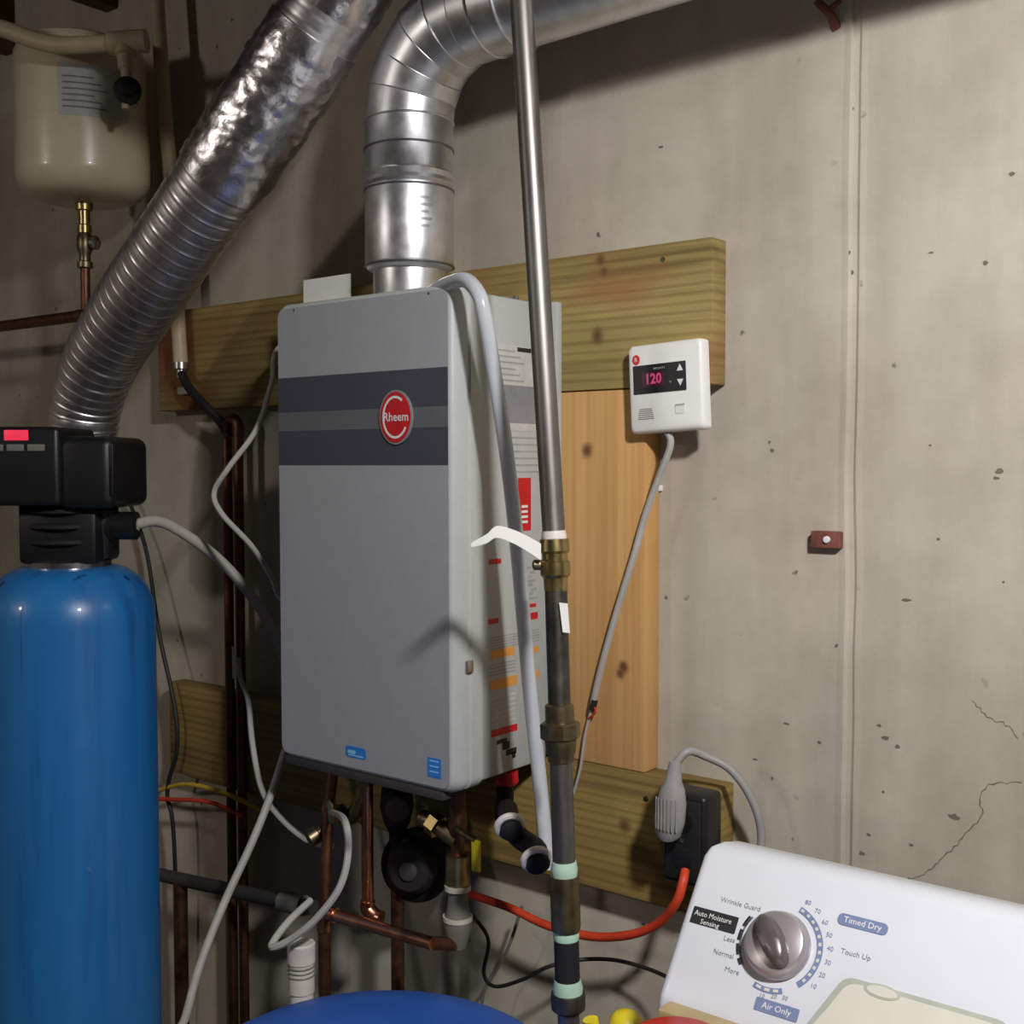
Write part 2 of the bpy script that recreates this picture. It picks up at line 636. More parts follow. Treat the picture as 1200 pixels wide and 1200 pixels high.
# ------------------------------------------------------------------ the room
X0, X1, Y1, ZC = -2.4, 4.2, -5.6, 2.62
struct('floor', box(X0 - .1, X1 + .1, Y1 - .1, .12, -.1, 0), 'floor', 'bare grey concrete basement floor')
SX = atY(994, 560, 0).x
bm = bmesh.new()
prof = [(X0 - .1, 0), (SX - .012, 0), (SX - .006, -.0008), (SX - .003, -.001), (SX, .0045), (SX + .006, .0048), (SX + .010, .0025), (SX + .018, .0035), (X1 + .1, .0035), (X1 + .1, .12), (X0 - .1, .12)]
zs = [0, ZC]
nz = 60
cols = []
for i in range(nz + 1):
    z = ZC * i / nz
    row = []
    for (x, y) in prof:
        dx = 0.0
        if abs(x - SX) < .03:
            dx = 0.004 * noise.noise(Vector((x * 9, 3.1, z * 7)))
        row.append(bm.verts.new((x + dx, y, z)))
    cols.append(row)
for a, b in zip(cols, cols[1:]):
    for k in range(len(prof)):
        j = (k + 1) % len(prof)
        bm.faces.new((a[k], a[j], b[j], b[k]))
bm.faces.new(cols[0])
bm.faces.new(list(reversed(cols[-1])))
wall = struct('wall_back', bm, 'wall', 'poured concrete wall with a vertical form seam')
struct('wall_left', box(X0 - .1, X0, Y1, 0, 0, ZC), 'wall', 'plain concrete end wall beyond the blue tank')
struct('wall_right', box(X1, X1 + .1, Y1, 0, 0, ZC), 'wall', 'plain concrete wall beyond the laundry machine')
struct('wall_front', box(X0 - .1, X1 + .1, Y1 - .1, Y1, 0, ZC), 'wall', 'concrete wall opposite the water heater')
ceiling = struct('ceiling', box(X0 - .1, X1 + .1, Y1 - .1, .12, ZC, ZC + .05), 'ceil', 'dark unfinished basement ceiling with open joists')
for i, x in enumerate([-2.0 + .4 * k for k in range(16)]):
    struct('joist', box(x - .019, x + .019, Y1, 0, ZC - .2, ZC), 'ceil', parent=ceiling)
struct('trim_1', box(.06, .80, -.44, -.36, 2.13, ZC - .2, bev=.004), 'ceil', 'unseen dark girder under the joists, set to shade the upper wall')  # out of view; place and length chosen for its shadow on the wall


# cracks and patched spots in the concrete
def crack(pts, wd):
    P = smooth_path([atY(x, y, 0.0035) for x, y in pts], 7)
    bm_ = bmesh.new()
    prev = None
    for i, p in enumerate(P):
        p = p + Vector((random.uniform(-1, 1), 0, random.uniform(-1, 1))) * .0016
        hw = wd * random.uniform(.4, 1.2)
        d = (P[min(i + 1, len(P) - 1)] - P[max(i - 1, 0)]).normalized()
        s_ = Vector((-d.z, 0, d.x))
        cur = [bm_.verts.new(p + s_ * hw + EY * -.0004), bm_.verts.new(p - s_ * hw + EY * -.0004)]
        if prev:
            bm_.faces.new((prev[0], prev[1], cur[1], cur[0]))
        prev = cur
    return obj('crack', bm_, 'crack', wall, smooth=False)


crack([(1198, 916), (1160, 920), (1148, 935), (1150, 955), (1125, 985), (1100, 1010), (1080, 1025), (1060, 1032)], .0007)
crack([(1138, 820), (1160, 842), (1180, 850), (1192, 866)], .0006)


def pit(px, py, a, b):
    y_ = 0.0035 if px > 994 else 0.0
    c = atY(px, py, y_)
    bm_ = bmesh.new()
    K = 9
    vs_ = []
    for k in range(K):
        an = 2 * math.pi * k / K
        rr = random.uniform(.6, 1.15)
        vs_.append(bm_.verts.new(c + EX * a * rr * math.cos(an) + EZ * b * rr * math.sin(an) - EY * .0004))
    bm_.faces.new(vs_)
    obj('pit', bm_, 'crack', wall, smooth=False)


for (px, py, a, b) in [(1172, 552, .006, .003), (1168, 560, .004, .002), (1062, 703, .007, .0025), (1155, 308, .003, .003), (1091, 296, .004, .0015), (1186, 204, .004, .003), (905, 528, .003, .003), (902, 518, .002, .002), (980, 757, .003, .003), (1030, 850, .003, .002), (1038, 865, .005, .003), (1052, 875, .004, .003), (1100, 632, .0022, .0022), (922, 848, .004, .002), (905, 912, .002, .003), (1118, 957, .007, .004), (1035, 928, .003, .002), (1090, 522, .002, .002), (1068, 990, .003, .002), (1018, 978, .003, .002), (1176, 682, .002, .002), (996, 320, .005, .004), (994, 297, .004, .003), (998, 128, .004, .003), (775, 172, .005, .002), (1010, 1000, .004, .003), (960, 870, .003, .002), (885, 890, .004, .0015)]:
    pit(px, py, a, b)
# rusty form ties
t = thing('form_tie', 'short rusty iron strap sticking out of the concrete at the seam', 'form tie', atY(968, 640, -.004))
p = atY(968, 632, -.008)
obj('strap', box(p.x - .019, p.x + .019, -.012, .004, p.z - .011, p.z + .010, bev=.002), 'rust', t)
obj('stud', lathe(Vector((p.x + .003, -.012, p.z)), (0, -1, 0), [(0, .0045), (.003, .004), (.0035, .001)], 12), 'paper', t)
t = thing('form_tie', 'twisted rusty tie wire stub high on the concrete beside the seam', 'form tie', atY(970, 30, 0))
a_, b_ = atY(958, 2, -.012), atY(982, 32, .002)
obj('stub', curve([a_, a_.lerp(b_, .5) + Vector((.006, -.008, -.003)), b_], .005, 8), 'rust', t)
obj('wire', curve([atY(985, 0, -.008), atY(972, 14, -.012), atY(978, 36, .002)], .0035, 8), 'rust', t)

# ------------------------------------------------------------------ mounting boards
TB = .038
tl = atY(835, 277, -TB)
xL = atY(186, 470, -TB).x
zT = tl.z
zB = atY(834, 450, -TB).z
t = thing('mounting_board', 'greenish pressure treated board behind top of heater and behind controller', 'board', ((xL + tl.x) / 2, -TB / 2, zB))
ORG[t.name] = Vector((.31, -TB / 2, 1.6))
t.location = ORG[t.name]
obj('plank', box(xL, tl.x, -TB, -.0005, zB, zT, bev=.002), 'board_green', t)
for px, py in ((777, 304), (205, 455)):
    c = atY(px, py, -TB)
    obj('screw_head', lathe(c, (0, -1, 0), [(-.003, .0035), (.0008, .0035), (.001, .001)], 10), 'blackiron', t)
zl = 1.079
zl0 = zl - .176
xR = atY(836, 960, -TB).x
t = thing('mounting_board', 'low treated board on the wall carrying the black outlet box', 'board', (.31, -TB / 2, .89))
obj('plank', box(xL + .02, xR + .01, -TB, -.0005, zl0, zl, bev=.002), 'board_low', t)
c = atY(757, 936, -TB)
obj('screw_head', lathe(c, (0, -1, 0), [(-.003, .004), (.0008, .004), (.001, .001)], 10), 'blackiron', t)
xv = atY(756, 670, -TB).x
t = thing('mounting_board', 'pale orange pine upright between the two treated boards', 'board', (.31, -TB / 2, 1.07))
obj('plank', box(xv - .235, xv, -TB, -.0005, zl + .0005, zB - .0015, bev=.003), 'board_pine', t)

# ------------------------------------------------------------------ tankless water heater
W_, D_, HB, HT = .3443, .2208, 1.0705, 1.7305
YF = -TB - D_
YB = -TB
H = thing('tankless_water_heater', 'grey wall hung tankless water heater with charcoal bands and red oval badge', 'water heater', (W_ / 2, -.148, HB))
# body shell behind the front cover
obj('body', box(.006, W_ - .006, YF + .050, YB - .014, HB + .006, HT - .006, bev=.006), 'heater_body', H)
obj('back_plate', box(-.006, W_ + .010, YB - .014, YB, HB + .02, HT - .004, bev=.002), 'heater_body', H)
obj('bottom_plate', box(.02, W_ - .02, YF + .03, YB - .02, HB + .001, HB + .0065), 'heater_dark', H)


def cover_ring(inset, y, r):
    return [Vector((W_ / 2 + a, y, (HB + HT) / 2 + b)) for a, b in rrect(W_ - 2 * inset, HT - HB - 2 * inset, r, 6)]


bm = bmesh.new()
layers = [(.003, YF + .058, .016), (0, YF + .056, .018), (0, YF + .034, .018), (.0025, YF + .032, .017), (.0025, YF + .028, .017), (0, YF + .026, .018), (0, YF + .015, .020), (.0012, YF + .009, .020), (.0032, YF + .004, .020), (.0055, YF + .0012, .020), (.008, YF, .020)]
rings = [[bm.verts.new(p_) for p_ in cover_ring(*l)] for l in layers]
for a, b in zip(rings, rings[1:]):
    for k in range(len(a)):
        j = (k + 1) % len(a)
        bm.faces.new((a[k], a[j], b[j], b[k]))
bm.faces.new(rings[-1])
bm.faces.new(list(reversed(rings[0])))
cover = obj('front_cover', bm, 'heater_body', H)
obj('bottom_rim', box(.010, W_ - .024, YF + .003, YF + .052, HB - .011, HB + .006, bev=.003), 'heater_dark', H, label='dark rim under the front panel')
fm = obj('front_panel', slab(rrect(W_ - .0165, HT - HB - .0165, .013, 6), Vector((W_ / 2, YF, (HB + HT) / 2)), EX, EZ, -EY, .0012), 'heater_front', H, label='matt darker grey front panel')
YP = YF - .0012


def fz(py, px=420):
    return atY(px, py, YP).z


zb1, zb2, zb3, zb4 = fz(437), fz(480), fz(503), fz(545)
xa, xb = .0084, W_ - .0084
for (z0, z1, mt) in ((zb2, zb1, 'band'), (zb3, zb2, 'bandmid'), (zb4, zb3, 'band')):
    obj('stripe', box(xa, xb, YP - .0005, YP + .0002, z0, z1), mt, H, smooth=False)
c = atY(465, 489, YP - .0005)
bd = obj('badge', slab(ell(.030, .036), c, EX, EZ, -EY, .0025), 'silverlabel', H, label='red oval maker badge with white lettering')
obj('badge_face', slab(ell(.0275, .0335), c - EY * .0025, EX, EZ, -EY, .0006), 'red', bd)
cc = c - EY * .0032
obj('badge_ring', slab(arcband(.0205, .0232, 55, 330, 28), cc, EX, EZ * 1.22, -EY, .0003), 'paper', bd, smooth=False)
text('badge_lettering', 'Rheem', .0165, cc + EX * .0015 + EZ * .000, EX, EZ, -EY, 'paper', bd, .0004, bold=.0002)
# blue stickers
c = atY(417, 882, YP)
s1 = obj('sticker', slab(rrect(.040, .0155, .004), c, EX, EZ, -EY, .0004), 'sticker_blue', H, label='small blue oval sticker with pale print')
obj('print', slab(rrect(.015, .005, .002, 4, -.008, .000), c - EY * .0004, EX, EZ, -EY, .0002), 'sticker_light', s1, smooth=False)
obj('print', slab(rrect(.030, .0015, .0006, 3, 0, -.0045), c - EY * .0004, EX, EZ, -EY, .0002), 'sticker_light', s1, smooth=False)
c = atY(509, 900, YP)
s2 = obj('sticker', slab(rrect(.024, .026, .001), c, EX, EZ, -EY, .0004), 'sticker_blue', H, label='square blue energy sticker')
for k, zz in enumerate((.009, .002, -.005)):
    obj('print', slab(rrect(.016, .0016, .0006, 3, 0, zz), c - EY * .0004, EX, EZ, -EY, .0002), 'sticker_light', s2, smooth=False)
# screws on cover
for px, py in ((345, 360), (503, 335)):
    c = atY(px, py + 3, YF)
    obj('screw', lathe(Vector((c.x, YF + .001, min(c.z, HT - .012))), (0, -1, 0), [(0, .0032), (.002, .003), (.0024, .001)], 10), 'blackiron', H)
# right-hand side labels, laid on the side of the body
XS = W_ - .006


def sideslab(px0, py0, px1, py1, mat, name='side_label', off=0.0, parent=H):
    xm, ym = (px0 + px1) / 2, (py0 + py1) / 2
    y0, y1 = sorted((atX(px0, ym, XS).y, atX(px1, ym, XS).y))
    z0, z1 = sorted((atX(xm, py0, XS).z, atX(xm, py1, XS).z))
    y0, y1 = max(y0, YF + .054), min(y1, YB - .016)
    return obj(name, box(XS - .0005, XS + .0004 + off, y0, y1, z0, z1), mat, parent, smooth=False)


rl = sideslab(583, 405, 630, 505, 'paleink', 'rating_label')
sideslab(586, 452, 628, 496, 'silverlabel', 'label_field', .0003, rl)
for k in range(6):
    sideslab(584, 410 + k * 7, 604 + (k % 3) * 5, 412 + k * 7, 'faintink', 'print', .0003, rl)
sideslab(606, 408, 622, 413, 'ink', 'print', .0003, rl)
for k in range(6):
    sideslab(588, 512 + k * 8, 634, 514 + k * 8, 'faintink', 'print')
rs = sideslab(607, 560, 622, 622, 'red', 'warning_label')
for k in range(4):
    sideslab(611, 592 + k * 6, 618, 595 + k * 6, 'paper', 'print', .0004, rs)
sideslab(573, 655, 587, 661, 'red', 'print')
sideslab(572, 725, 584, 731, 'red', 'print')
sideslab(616, 718, 630, 726, 'red', 'print')
sideslab(612, 708, 628, 712, 'red', 'print')
sideslab(574, 760, 603, 770, 'orange', 'print')
sideslab(619, 758, 631, 765, 'orange', 'print')
sideslab(574, 794, 606, 806, 'orange', 'print')
sideslab(622, 786, 632, 794, 'orange', 'print')
for k in range(5):
    sideslab(574, 742 + k * 3.2, 632, 743.4 + k * 3.2, 'faintink', 'print')
for k in range(4):
    sideslab(574, 776 + k * 4, 604, 777.5 + k * 4, 'faintink', 'print')
for k in range(6):
    sideslab(574, 815 + k * 6, 604, 817 + k * 6, 'paleink', 'print')
for k in range(8):
    sideslab(614 + (k * 7) % 9, 664 + k * 5, 622 + (k * 5) % 9, 667 + k * 5, 'faintink', 'print')
sideslab(576, 852, 606, 860, 'red', 'print')
for q in ((582, 866, 594, 871), (589, 869, 597, 878), (593, 877, 605, 884), (600, 881, 604, 888)):
    sideslab(*q, 'ink', 'pictogram')
# latch clip on the body edge and top bracket
c = atY(532, 778, YF + .03)
obj('clip', box(W_ - .001, W_ + .004, YF + .02, YF + .034, c.z - .008, c.z + .008, bev=.0015), 'chrome', H)
obj('bracket', box(.10, .27, YB - .03, YB - .012, HT - .008, HT + .010, bev=.002), 'galv', H)
for x in (.30, .325):
    obj('screw', lathe(Vector((x, YB - .07, HT - .007)), (0, 0, 1), [(0, .005), (.006, .005), (.007, .002)], 8), 'galv_dark', H)
obj('vent_port', lathe((.168, -.150, HT - .008), (0, 0, 1), [(0, .058), (.012, .058), (.013, .052)], 40), 'galv', H)

# card lying behind top edge of the heater
cA, cB = atY(356, 352, -.16), atY(411, 346, -.16)
bm = bmesh.new()
z0 = HT - .004
add_box(bm, cA.x, cB.x, -.1605, -.1595, HT - .0055, atY(380, 325, -.16).z)
add_box(bm, cA.x, cB.x, -.205, -.160, HT - .0055, HT - .0045)
obj('paper_card', bm, 'paper', smooth=False, label='folded white paper card standing on top of the grey heater', cat='card')

# ------------------------------------------------------------------ galvanised vent
VX, VY, VR = .166, -.150, .0628
V = thing('exhaust_vent', 'galvanised steel vent pipe rising from the heater and elbowing along the wall', 'vent pipe', (VX, VY, HT))


def vz(py, px=478):
    return atd(px, py, (Vector((VX, VY, 1.9)) - CAM).dot(FW)).z


zc0, zc1, zc2, zc3, zc4 = HT + .004, vz(318), vz(222), vz(214), vz(146)
obj('collar', lathe((VX, VY, zc0), EZ, [(0, .0515), (.002, .052), (zc1 - zc0 + .004, .052)], 48), 'galv', V)
obj('lower_section', lathe((VX, VY, zc1), EZ, [(0, .056), (.004, .0615), (.010, VR + .0005), (zc2 - zc1 - .002, VR + .0005), (zc2 - zc1, VR)], 56), 'galv', V)
obj('upper_section', lathe((VX, VY, zc2), EZ, [(0, VR + .001), (.004, VR + .0035), (.010, VR + .001), (.017, VR + .0035), (.022, VR), (zc4 - zc2, VR)], 56), 'galv', V)
for zz in (zc1 + .006, zc2 - .004, zc2 + .0135, vz(178), zc4):
    obj('bead', ringbead((VX, VY, zz), EZ, VR + .0006, .0016), 'galv_dark' if zz != zc4 else 'galv', V)
# faint printed lines on the lower section
for r_ in range(5):
    bm = bmesh.new()
    cols2 = []
    for k in range(7):
        a = math.radians(-50 + (22 + 4 * (r_ % 2)) * k / 6) + .12
        q = Vector((math.cos(a), math.sin(a), 0))
        cols2.append([bm.verts.new(Vector((VX, VY, z)) + q * (VR + .0010)) for z in (vz(243 + r_ * 8), vz(240 + r_ * 8))])
    for a, b in zip(cols2, cols2[1:]):
        bm.faces.new((a[0], b[0], b[1], a[1]))
    obj('print', bm, 'ventprint', V)
# gored elbow
RB = .125
ec = Vector((VX + RB, VY, zc4))
ng = 5
pts = []
for i in range(ng + 1):
    a = math.pi - (math.pi / 2) * i / ng
    pts.append(ec + Vector((math.cos(a), 0, math.sin(a))) * RB)
for i in range(ng):
    a, b = pts[i], pts[i + 1]
    m0 = Vector((0, 0, 1)) if i == 0 else (pts[i + 1] - pts[i - 1]).normalized()
    m1 = Vector((1, 0, 0)) if i == ng - 1 else (pts[i + 2] - pts[i]).normalized()
    bm = bmesh.new()
    R0, R1 = [], []
    dr = (b - a).normalized()
    s_, t_ = Vector((0, 1, 0)), dr.cross(Vector((0, 1, 0)))
    for k in range(56):
        an = 2 * math.pi * k / 56
        q = (s_ * math.cos(an) + t_ * math.sin(an)) * (VR + (.0008 if i % 2 else 0))
        for ctr, nm, R_ in ((a, m0, R0), (b, m1, R1)):
            pp = ctr + q
            R_.append(bm.verts.new(pp + dr * ((ctr - pp).dot(nm) / dr.dot(nm))))
    for k in range(56):
        j = (k + 1) % 56
        bm.faces.new((R0[k], R0[j], R1[j], R1[k]))
    obj('elbow_gore', bm, 'galv', V)
    obj('seam_ring', ringbead(b, m1, VR + .0004, .0012, 56, 6), 'galv', V)
hp = pts[-1]
obj('horizontal_pipe', lathe(hp, (1, 0, .012), [(0, VR + .0012), (.03, VR + .0012), (.031, VR), (1.2, VR)], 56), 'galv', V)
obj('seam_ring', ringbead(hp + EX * .032, EX, VR + .001, .0017), 'galv', V)
obj('seam_ring', ringbead(hp + EX * .075, EX, VR + .001, .0017), 'galv', V)
obj('hanger_strap', box(hp.x + .62, hp.x + .645, VY - VR - .003, VY - VR - .001, hp.z, ZC - .2), 'galv', V)

# ------------------------------------------------------------------ flexible duct with foil wrap
FD = thing('flexible_duct', 'silver ribbed flexible duct with crinkled foil tape running up behind the softener', 'duct', atd(95, 640, 2.02))
ctl = [(97, 640, 2.03, .058), (97, 560, 2.02, .058), (98, 500, 2.00, .058), (104, 462, 1.98, .060), (120, 420, 1.94, .062), (150, 370, 1.88, .0635), (190, 310, 1.80, .0635), (230, 250, 1.74, .0635), (262, 203, 1.70, .0635), (300, 145, 1.665, .0635), (345, 78, 1.63, .0635), (385, 12, 1.60, .063), (425, -60, 1.57, .0635), (470, -140, 1.54, .0635)]
fp = smooth_path([atd(a, b, t_) for a, b, t_, _ in ctl], 10)
fr = smooth_path([Vector((r_, 0, 0)) for *_, r_ in ctl], 10)
nsub = 10


def part_path(i0, i1):
    return fp[int(i0 * nsub):int(i1 * nsub) + 1], [v.x for v in fr[int(i0 * nsub):int(i1 * nsub) + 1]]


def ribbed(i0, i1, name, period, amp, mat):
    P, R_ = part_path(i0, i1)
    Q = resample(P, period / 7)
    rr = []
    Rm = sum(R_) / len(R_)
    for i, q in enumerate(Q):
        f = i / (len(Q) - 1)
        r0 = R_[min(int(f * (len(R_) - 1)), len(R_) - 1)]
        ph = (i % 7)
        rr.append(r0 + (amp if ph == 0 else (-amp * .8 if ph in (1, 6) else 0)))
    return obj(name, tube(Q, rr, 40, disp=lambda i, a, p_: .0007 * noise.noise(p_ * 30)), mat, FD)


ribbed(0, 8.35, 'ribbed_duct', .0215, .0007, 'flex')
P, R_ = part_path(7.9, 10.6)
Q = resample(P, .0045)


def crinkle(i, a, p_):
    f = i / (len(Q) - 1)
    e = min(1, min(f, 1 - f) * 8)
    return e * (.0030 * noise.noise(p_ * 24) + .0024 * noise.noise(p_ * 75) + .0022 * abs(noise.noise(p_ * 130)))


obj('foil_wrap', tube(Q, .0672, 64, disp=crinkle), 'foil', FD)
ribbed(10.3, 13, 'upper_duct', .030, .0007, 'flex')
P, R_ = part_path(11.0, 12.1)
Q2 = resample(P, .005)
Q = Q2
obj('foil_wrap', tube(Q2, .0655, 56, disp=crinkle), 'foil', FD)

# ------------------------------------------------------------------ gas pipe
GD = 1.30


def G(py):
    px = 611 + (650 - 611) * (py - 0) / 640 if py < 640 else 650 + (666 - 650) * (py - 640) / 540
    return atd(px, py, GD)


GP = thing('gas_pipe', 'dark steel gas pipe with brass valve and union standing beside the heater', 'pipe', (G(1180).x, G(1180).y, 0))


def gseg(name, y0, y1, rs, mat, seg=20, label=None):
    a, b = G(y0), G(y1)
    L = (b - a).length
    return obj(name, lathe(a, b - a, [(f * L, r_) for f, r_ in rs], seg), mat, GP, label=label)


a, b = G(0), G(640)
top = a + (a - b) * .42
obj('upper_pipe', tube([top, b], .0130, 20), 'iron', GP)
gseg('valve_body', 630, 692, [(0, .011), (.03, .0165), (.25, .0172), (.30, .0145), (.42, .0145), (.46, .0172), (.70, .0172), (.76, .0140), (1, .0135)], 'brass', 24, 'brass valve body')
gseg('sealant', 622, 636, [(0, .0134), (.5, .0145), (1, .0138)], 'ball')
gseg('nipple', 688, 836, [(0, .0128), (1, .0128)], 'blackiron')
gseg('union_collar', 824, 848, [(0, .0135), (.1, .0165), (1, .0165)], 'bronze')
gseg('union_nut', 846, 866, [(0, .0205), (.1, .0228), (.9, .0228), (1, .0205)], 'bronze', 8)
gseg('union_tail', 864, 892, [(0, .0185), (.6, .0170), (.75, .0150), (1, .0150)], 'bronze')
gseg('lower_pipe', 888, 1012, [(0, .0130), (1, .0130)], 'iron')
gseg('sealant', 1009, 1027, [(0, .0138), (.5, .0155), (1, .0142)], 'teal', label='pale green thread sealant')
gseg('coupling', 1026, 1090, [(0, .0160), (.08, .0168), (.92, .0168), (1, .0160)], 'bronze')
gseg('sealant', 1090, 1102, [(0, .0140), (.5, .0150), (1, .0140)], 'teal')
gseg('black_nipple', 1100, 1152, [(0, .0142), (1, .0142)], 'blackrough')
gseg('sealant', 1148, 1166, [(0, .0150), (.5, .0172), (1, .0165)], 'teal')
gseg('pipe_cap', 1163, 1186, [(0, .0190), (.15, .0198), (.8, .0192), (1, .014)], 'blackiron')
a, b = G(1180), G(1240)
d = (b - a).normalized()
obj('foot_pipe', tube([a, a + d * ((a.z) / -d.z - .001)], .0125, 16), 'iron', GP)
# valve lever wrapped in a white tag
vb = G(662)
obj('valve_stem', lathe(vb, (RT * -1), [(.010, .006), (.024, .006), (.026, .003)], 12), 'bronze', GP)
P = [atd(634, 648, GD - .012), atd(618, 638, GD - .018), atd(600, 629, GD - .022), atd(582, 624, GD - .024), atd(570, 632, GD - .024), atd(552, 639, GD - .022)]
P = smooth_path(P, 6)
bm = bmesh.new()
prev = None
for i, p in enumerate(P):
    f = i / (len(P) - 1)
    hw = .0085 * (1 - f) ** .5 + .0018
    cur = [bm.verts.new(p + UP * hw - FW * .0015), bm.verts.new(p - UP * hw * .8 - FW * .0015), bm.verts.new(p - UP * hw * .8 + FW * .001), bm.verts.new(p + UP * hw + FW * .001)]
    if prev:
        for k in range(4):
            bm.faces.new((prev[k], prev[(k + 1) % 4], cur[(k + 1) % 4], cur[k]))
    else:
        bm.faces.new(cur)
    prev = cur
bm.faces.new(list(reversed(prev)))
obj('tag', bm, 'paper', GP, label='curled white tag on the valve')
a = atd(661, 724, GD - .016)
obj('tag', slab([(-.0055, .017), (.004, .016), (.0065, -.017), (-.0015, -.016)], a, RT, UP, -FW, .0008), 'paper', GP, smooth=False)

# ------------------------------------------------------------------ clear vinyl tube over the heater side
ht = atd(548, 336, 1.42)
P = [(.325, -.105, HT + .004)]
pts = [atd(508, 342, 1.50), atd(524, 333, 1.47), atd(545, 330, 1.43) + EZ * .002, atd(561, 345, 1.405), atd(568, 372, 1.403), atd(578, 430, 1.415), atd(592, 520, 1.430), atd(604, 620, 1.445), atd(613, 720, 1.456), atd(622, 820, 1.464), atd(632, 910, 1.468), atd(639, 985, 1.46), atd(642, 1020, 1.45)]
obj('vinyl_tube', curve(pts, .0095, 14, 8), 'vinyl', label='milky clear vinyl tube hanging down the side of the heater', cat='tube')

# ------------------------------------------------------------------ wall controller
t0, t1 = atY(736, 404, -.060), atY(823, 505, -.060)
cw, chh = (t1.x - t0.x), (t0.z - t1.z)
cc = Vector(((t0.x + t1.x) / 2, 0, (t0.z + t1.z) / 2))
tilt = math.radians(2.6)
e1 = Vector((math.cos(tilt), 0, math.sin(tilt)))
e2 = Vector((-math.sin(tilt), 0, math.cos(tilt)))
T = thing('wall_controller', 'white wall controller with black display and pink digits on the treated board', 'controller', (cc.x, -.04, cc.z - chh / 2))
o3 = Vector((cc.x, -TB - .0005, cc.z))
bm = bmesh.new()
lay = [(.002, 0, .003), (0, .002, .005), (0, .016, .007), (.002, .0195, .007), (.005, .021, .006)]
rings = [[bm.verts.new(o3 - EY * dpt + e1 * a + e2 * b) for a, b in rrect(cw - 2 * ins, chh - 2 * ins, r_, 5)] for ins, dpt, r_ in lay]
for a, b in zip(rings, rings[1:]):
    for k in range(len(a)):
        j = (k + 1) % len(a)
        bm.faces.new((a[k], a[j], b[j], b[k]))
bm.faces.new(rings[0])
bm.faces.new(rings[-1])
obj('case', bm, 'white', T)
of = o3 - EY * .021


def ctl_pt(u, v):
    return of + e1 * (u - .5) * cw + e2 * (.5 - v) * chh


# u across, v down
sc_ = obj('display', slab(rrect(.71 * cw, .325 * chh, .001, 2), ctl_pt(.435, .395), e1, e2, -EY, .0006), 'black', T)
obj('display_window', slab(rrect(.30 * cw, .17 * chh, .001, 2), ctl_pt(.355, .40), e1, e2, -EY, .0009), 'led_glow', sc_)
text('digits', '120', .0185, ctl_pt(.355, .40), e1, e2, -EY, 'led_pink', sc_, .0012, .92, .0006)
text('lettering', 'PRIORITY', .0042, ctl_pt(.44, .285), e1, e2, -EY, 'paleink', sc_, .0008)
text('lettering', '\u00b0F', .005, ctl_pt(.58, .455), e1, e2, -EY, 'paleink', sc_, .0008)
s_ = .0045
for v, sg in ((.305, 1), (.46, -1)):
    obj('arrow_button', slab([(-s_, -s_ * .8 * sg), (s_, -s_ * .8 * sg), (0, s_ * 1.1 * sg)], ctl_pt(.715, v), e1, e2, -EY, .0012), 'white', T)
b_ = obj('logo', slab(ell(.0058, .0068, 20), ctl_pt(.125, .165), e1, e2, -EY, .0004), 'red', T, label='small red oval maker mark')
text('logo_lettering', 'R', .008, ctl_pt(.125, .165), e1, e2, -EY, 'paper', b_, .0006)
for k in range(6):
    obj('speaker_slot', slab(rrect(.020 + .001 * k, .0012, .0005, 2), ctl_pt(.235, .73 + k * .022), e1, e2, -EY, .0003), 'greyink', T, smooth=False)
obj('power_button', slab(rrect(.014, .013, .003, 4), ctl_pt(.70, .755), e1, e2, -EY, .0008), 'white', T)
text('lettering', 'ON/OFF', .004, ctl_pt(.70, .715), e1, e2, -EY, 'ink', T, .0011)
# its cable
pts = [atY(778, 500, -.047), atY(786, 520, -.046), atY(772, 560, -.046), atY(756, 605, -.044), atY(742, 655, -.047), atY(722, 720, -.047), atY(704, 785, -.047), atY(695, 825, -.047)]
K = thing('controller_cable', 'grey two core cable hanging from the white wall controller', 'cable', pts[-1])
obj('sheath', curve(pts, .0047, 8), 'cable', K)
obj('red_core', curve([pts[-1], atY(698, 834, -.050), atY(690, 842, -.048)], .0016, 6), 'wire_red', K)
obj('splice', curve([atY(697, 820, -.0475), atY(694, 832, -.0475)], .0048, 8), 'blackrough', K)
obj('tail', curve([pts[-1], atY(686, 860, -.045), atY(680, 900, -.045), atY(672, 930, -.045)], .0022, 6), 'cable', K)
obj('staple', box(atY(768, 572, 0).x - .012, atY(768, 572, 0).x + .012, -.004, 0.0005, atY(768, 572, 0).z - .004, atY(768, 572, 0).z + .004, bev=.001), 'white', K)

# ------------------------------------------------------------------ outlet box, plug and its cord
a, b = atY(776, 925, -.085), atY(826, 1045, -.085)
OB = thing('outlet_box', 'black outlet box on the low treated board behind the laundry machine', 'outlet', ((a.x + b.x) / 2, -.06, b.z))
obj('case', box(a.x, b.x, -.085, -.0385, b.z, a.z, bev=.007, seg=3), 'black', OB)
obj('cover_plate', box(a.x + .006, b.x - .006, -.088, -.084, b.z + .008, a.z - .008, bev=.0015), 'blackrough', OB)
for zz in (.3, .7):
    zc = b.z + (a.z - b.z) * zz
    obj('socket', lathe(Vector(((a.x + b.x) / 2, -.0865, zc)), (0, -1, 0), [(0, .015), (.002, .015), (.0025, .013)], 20), 'black', OB)
obj('screw', lathe(Vector(((a.x + b.x) / 2, -.087, (a.z + b.z) / 2)), (0, -1, 0), [(0, .003), (.002, .003), (.0025, .001)], 10), 'chrome', OB)
PL = thing('power_plug', 'grey moulded power plug and cord in the black outlet box', 'plug', atY(786, 985, -.11))
pc = atY(786, 948, -.108)
bm = bmesh.new()
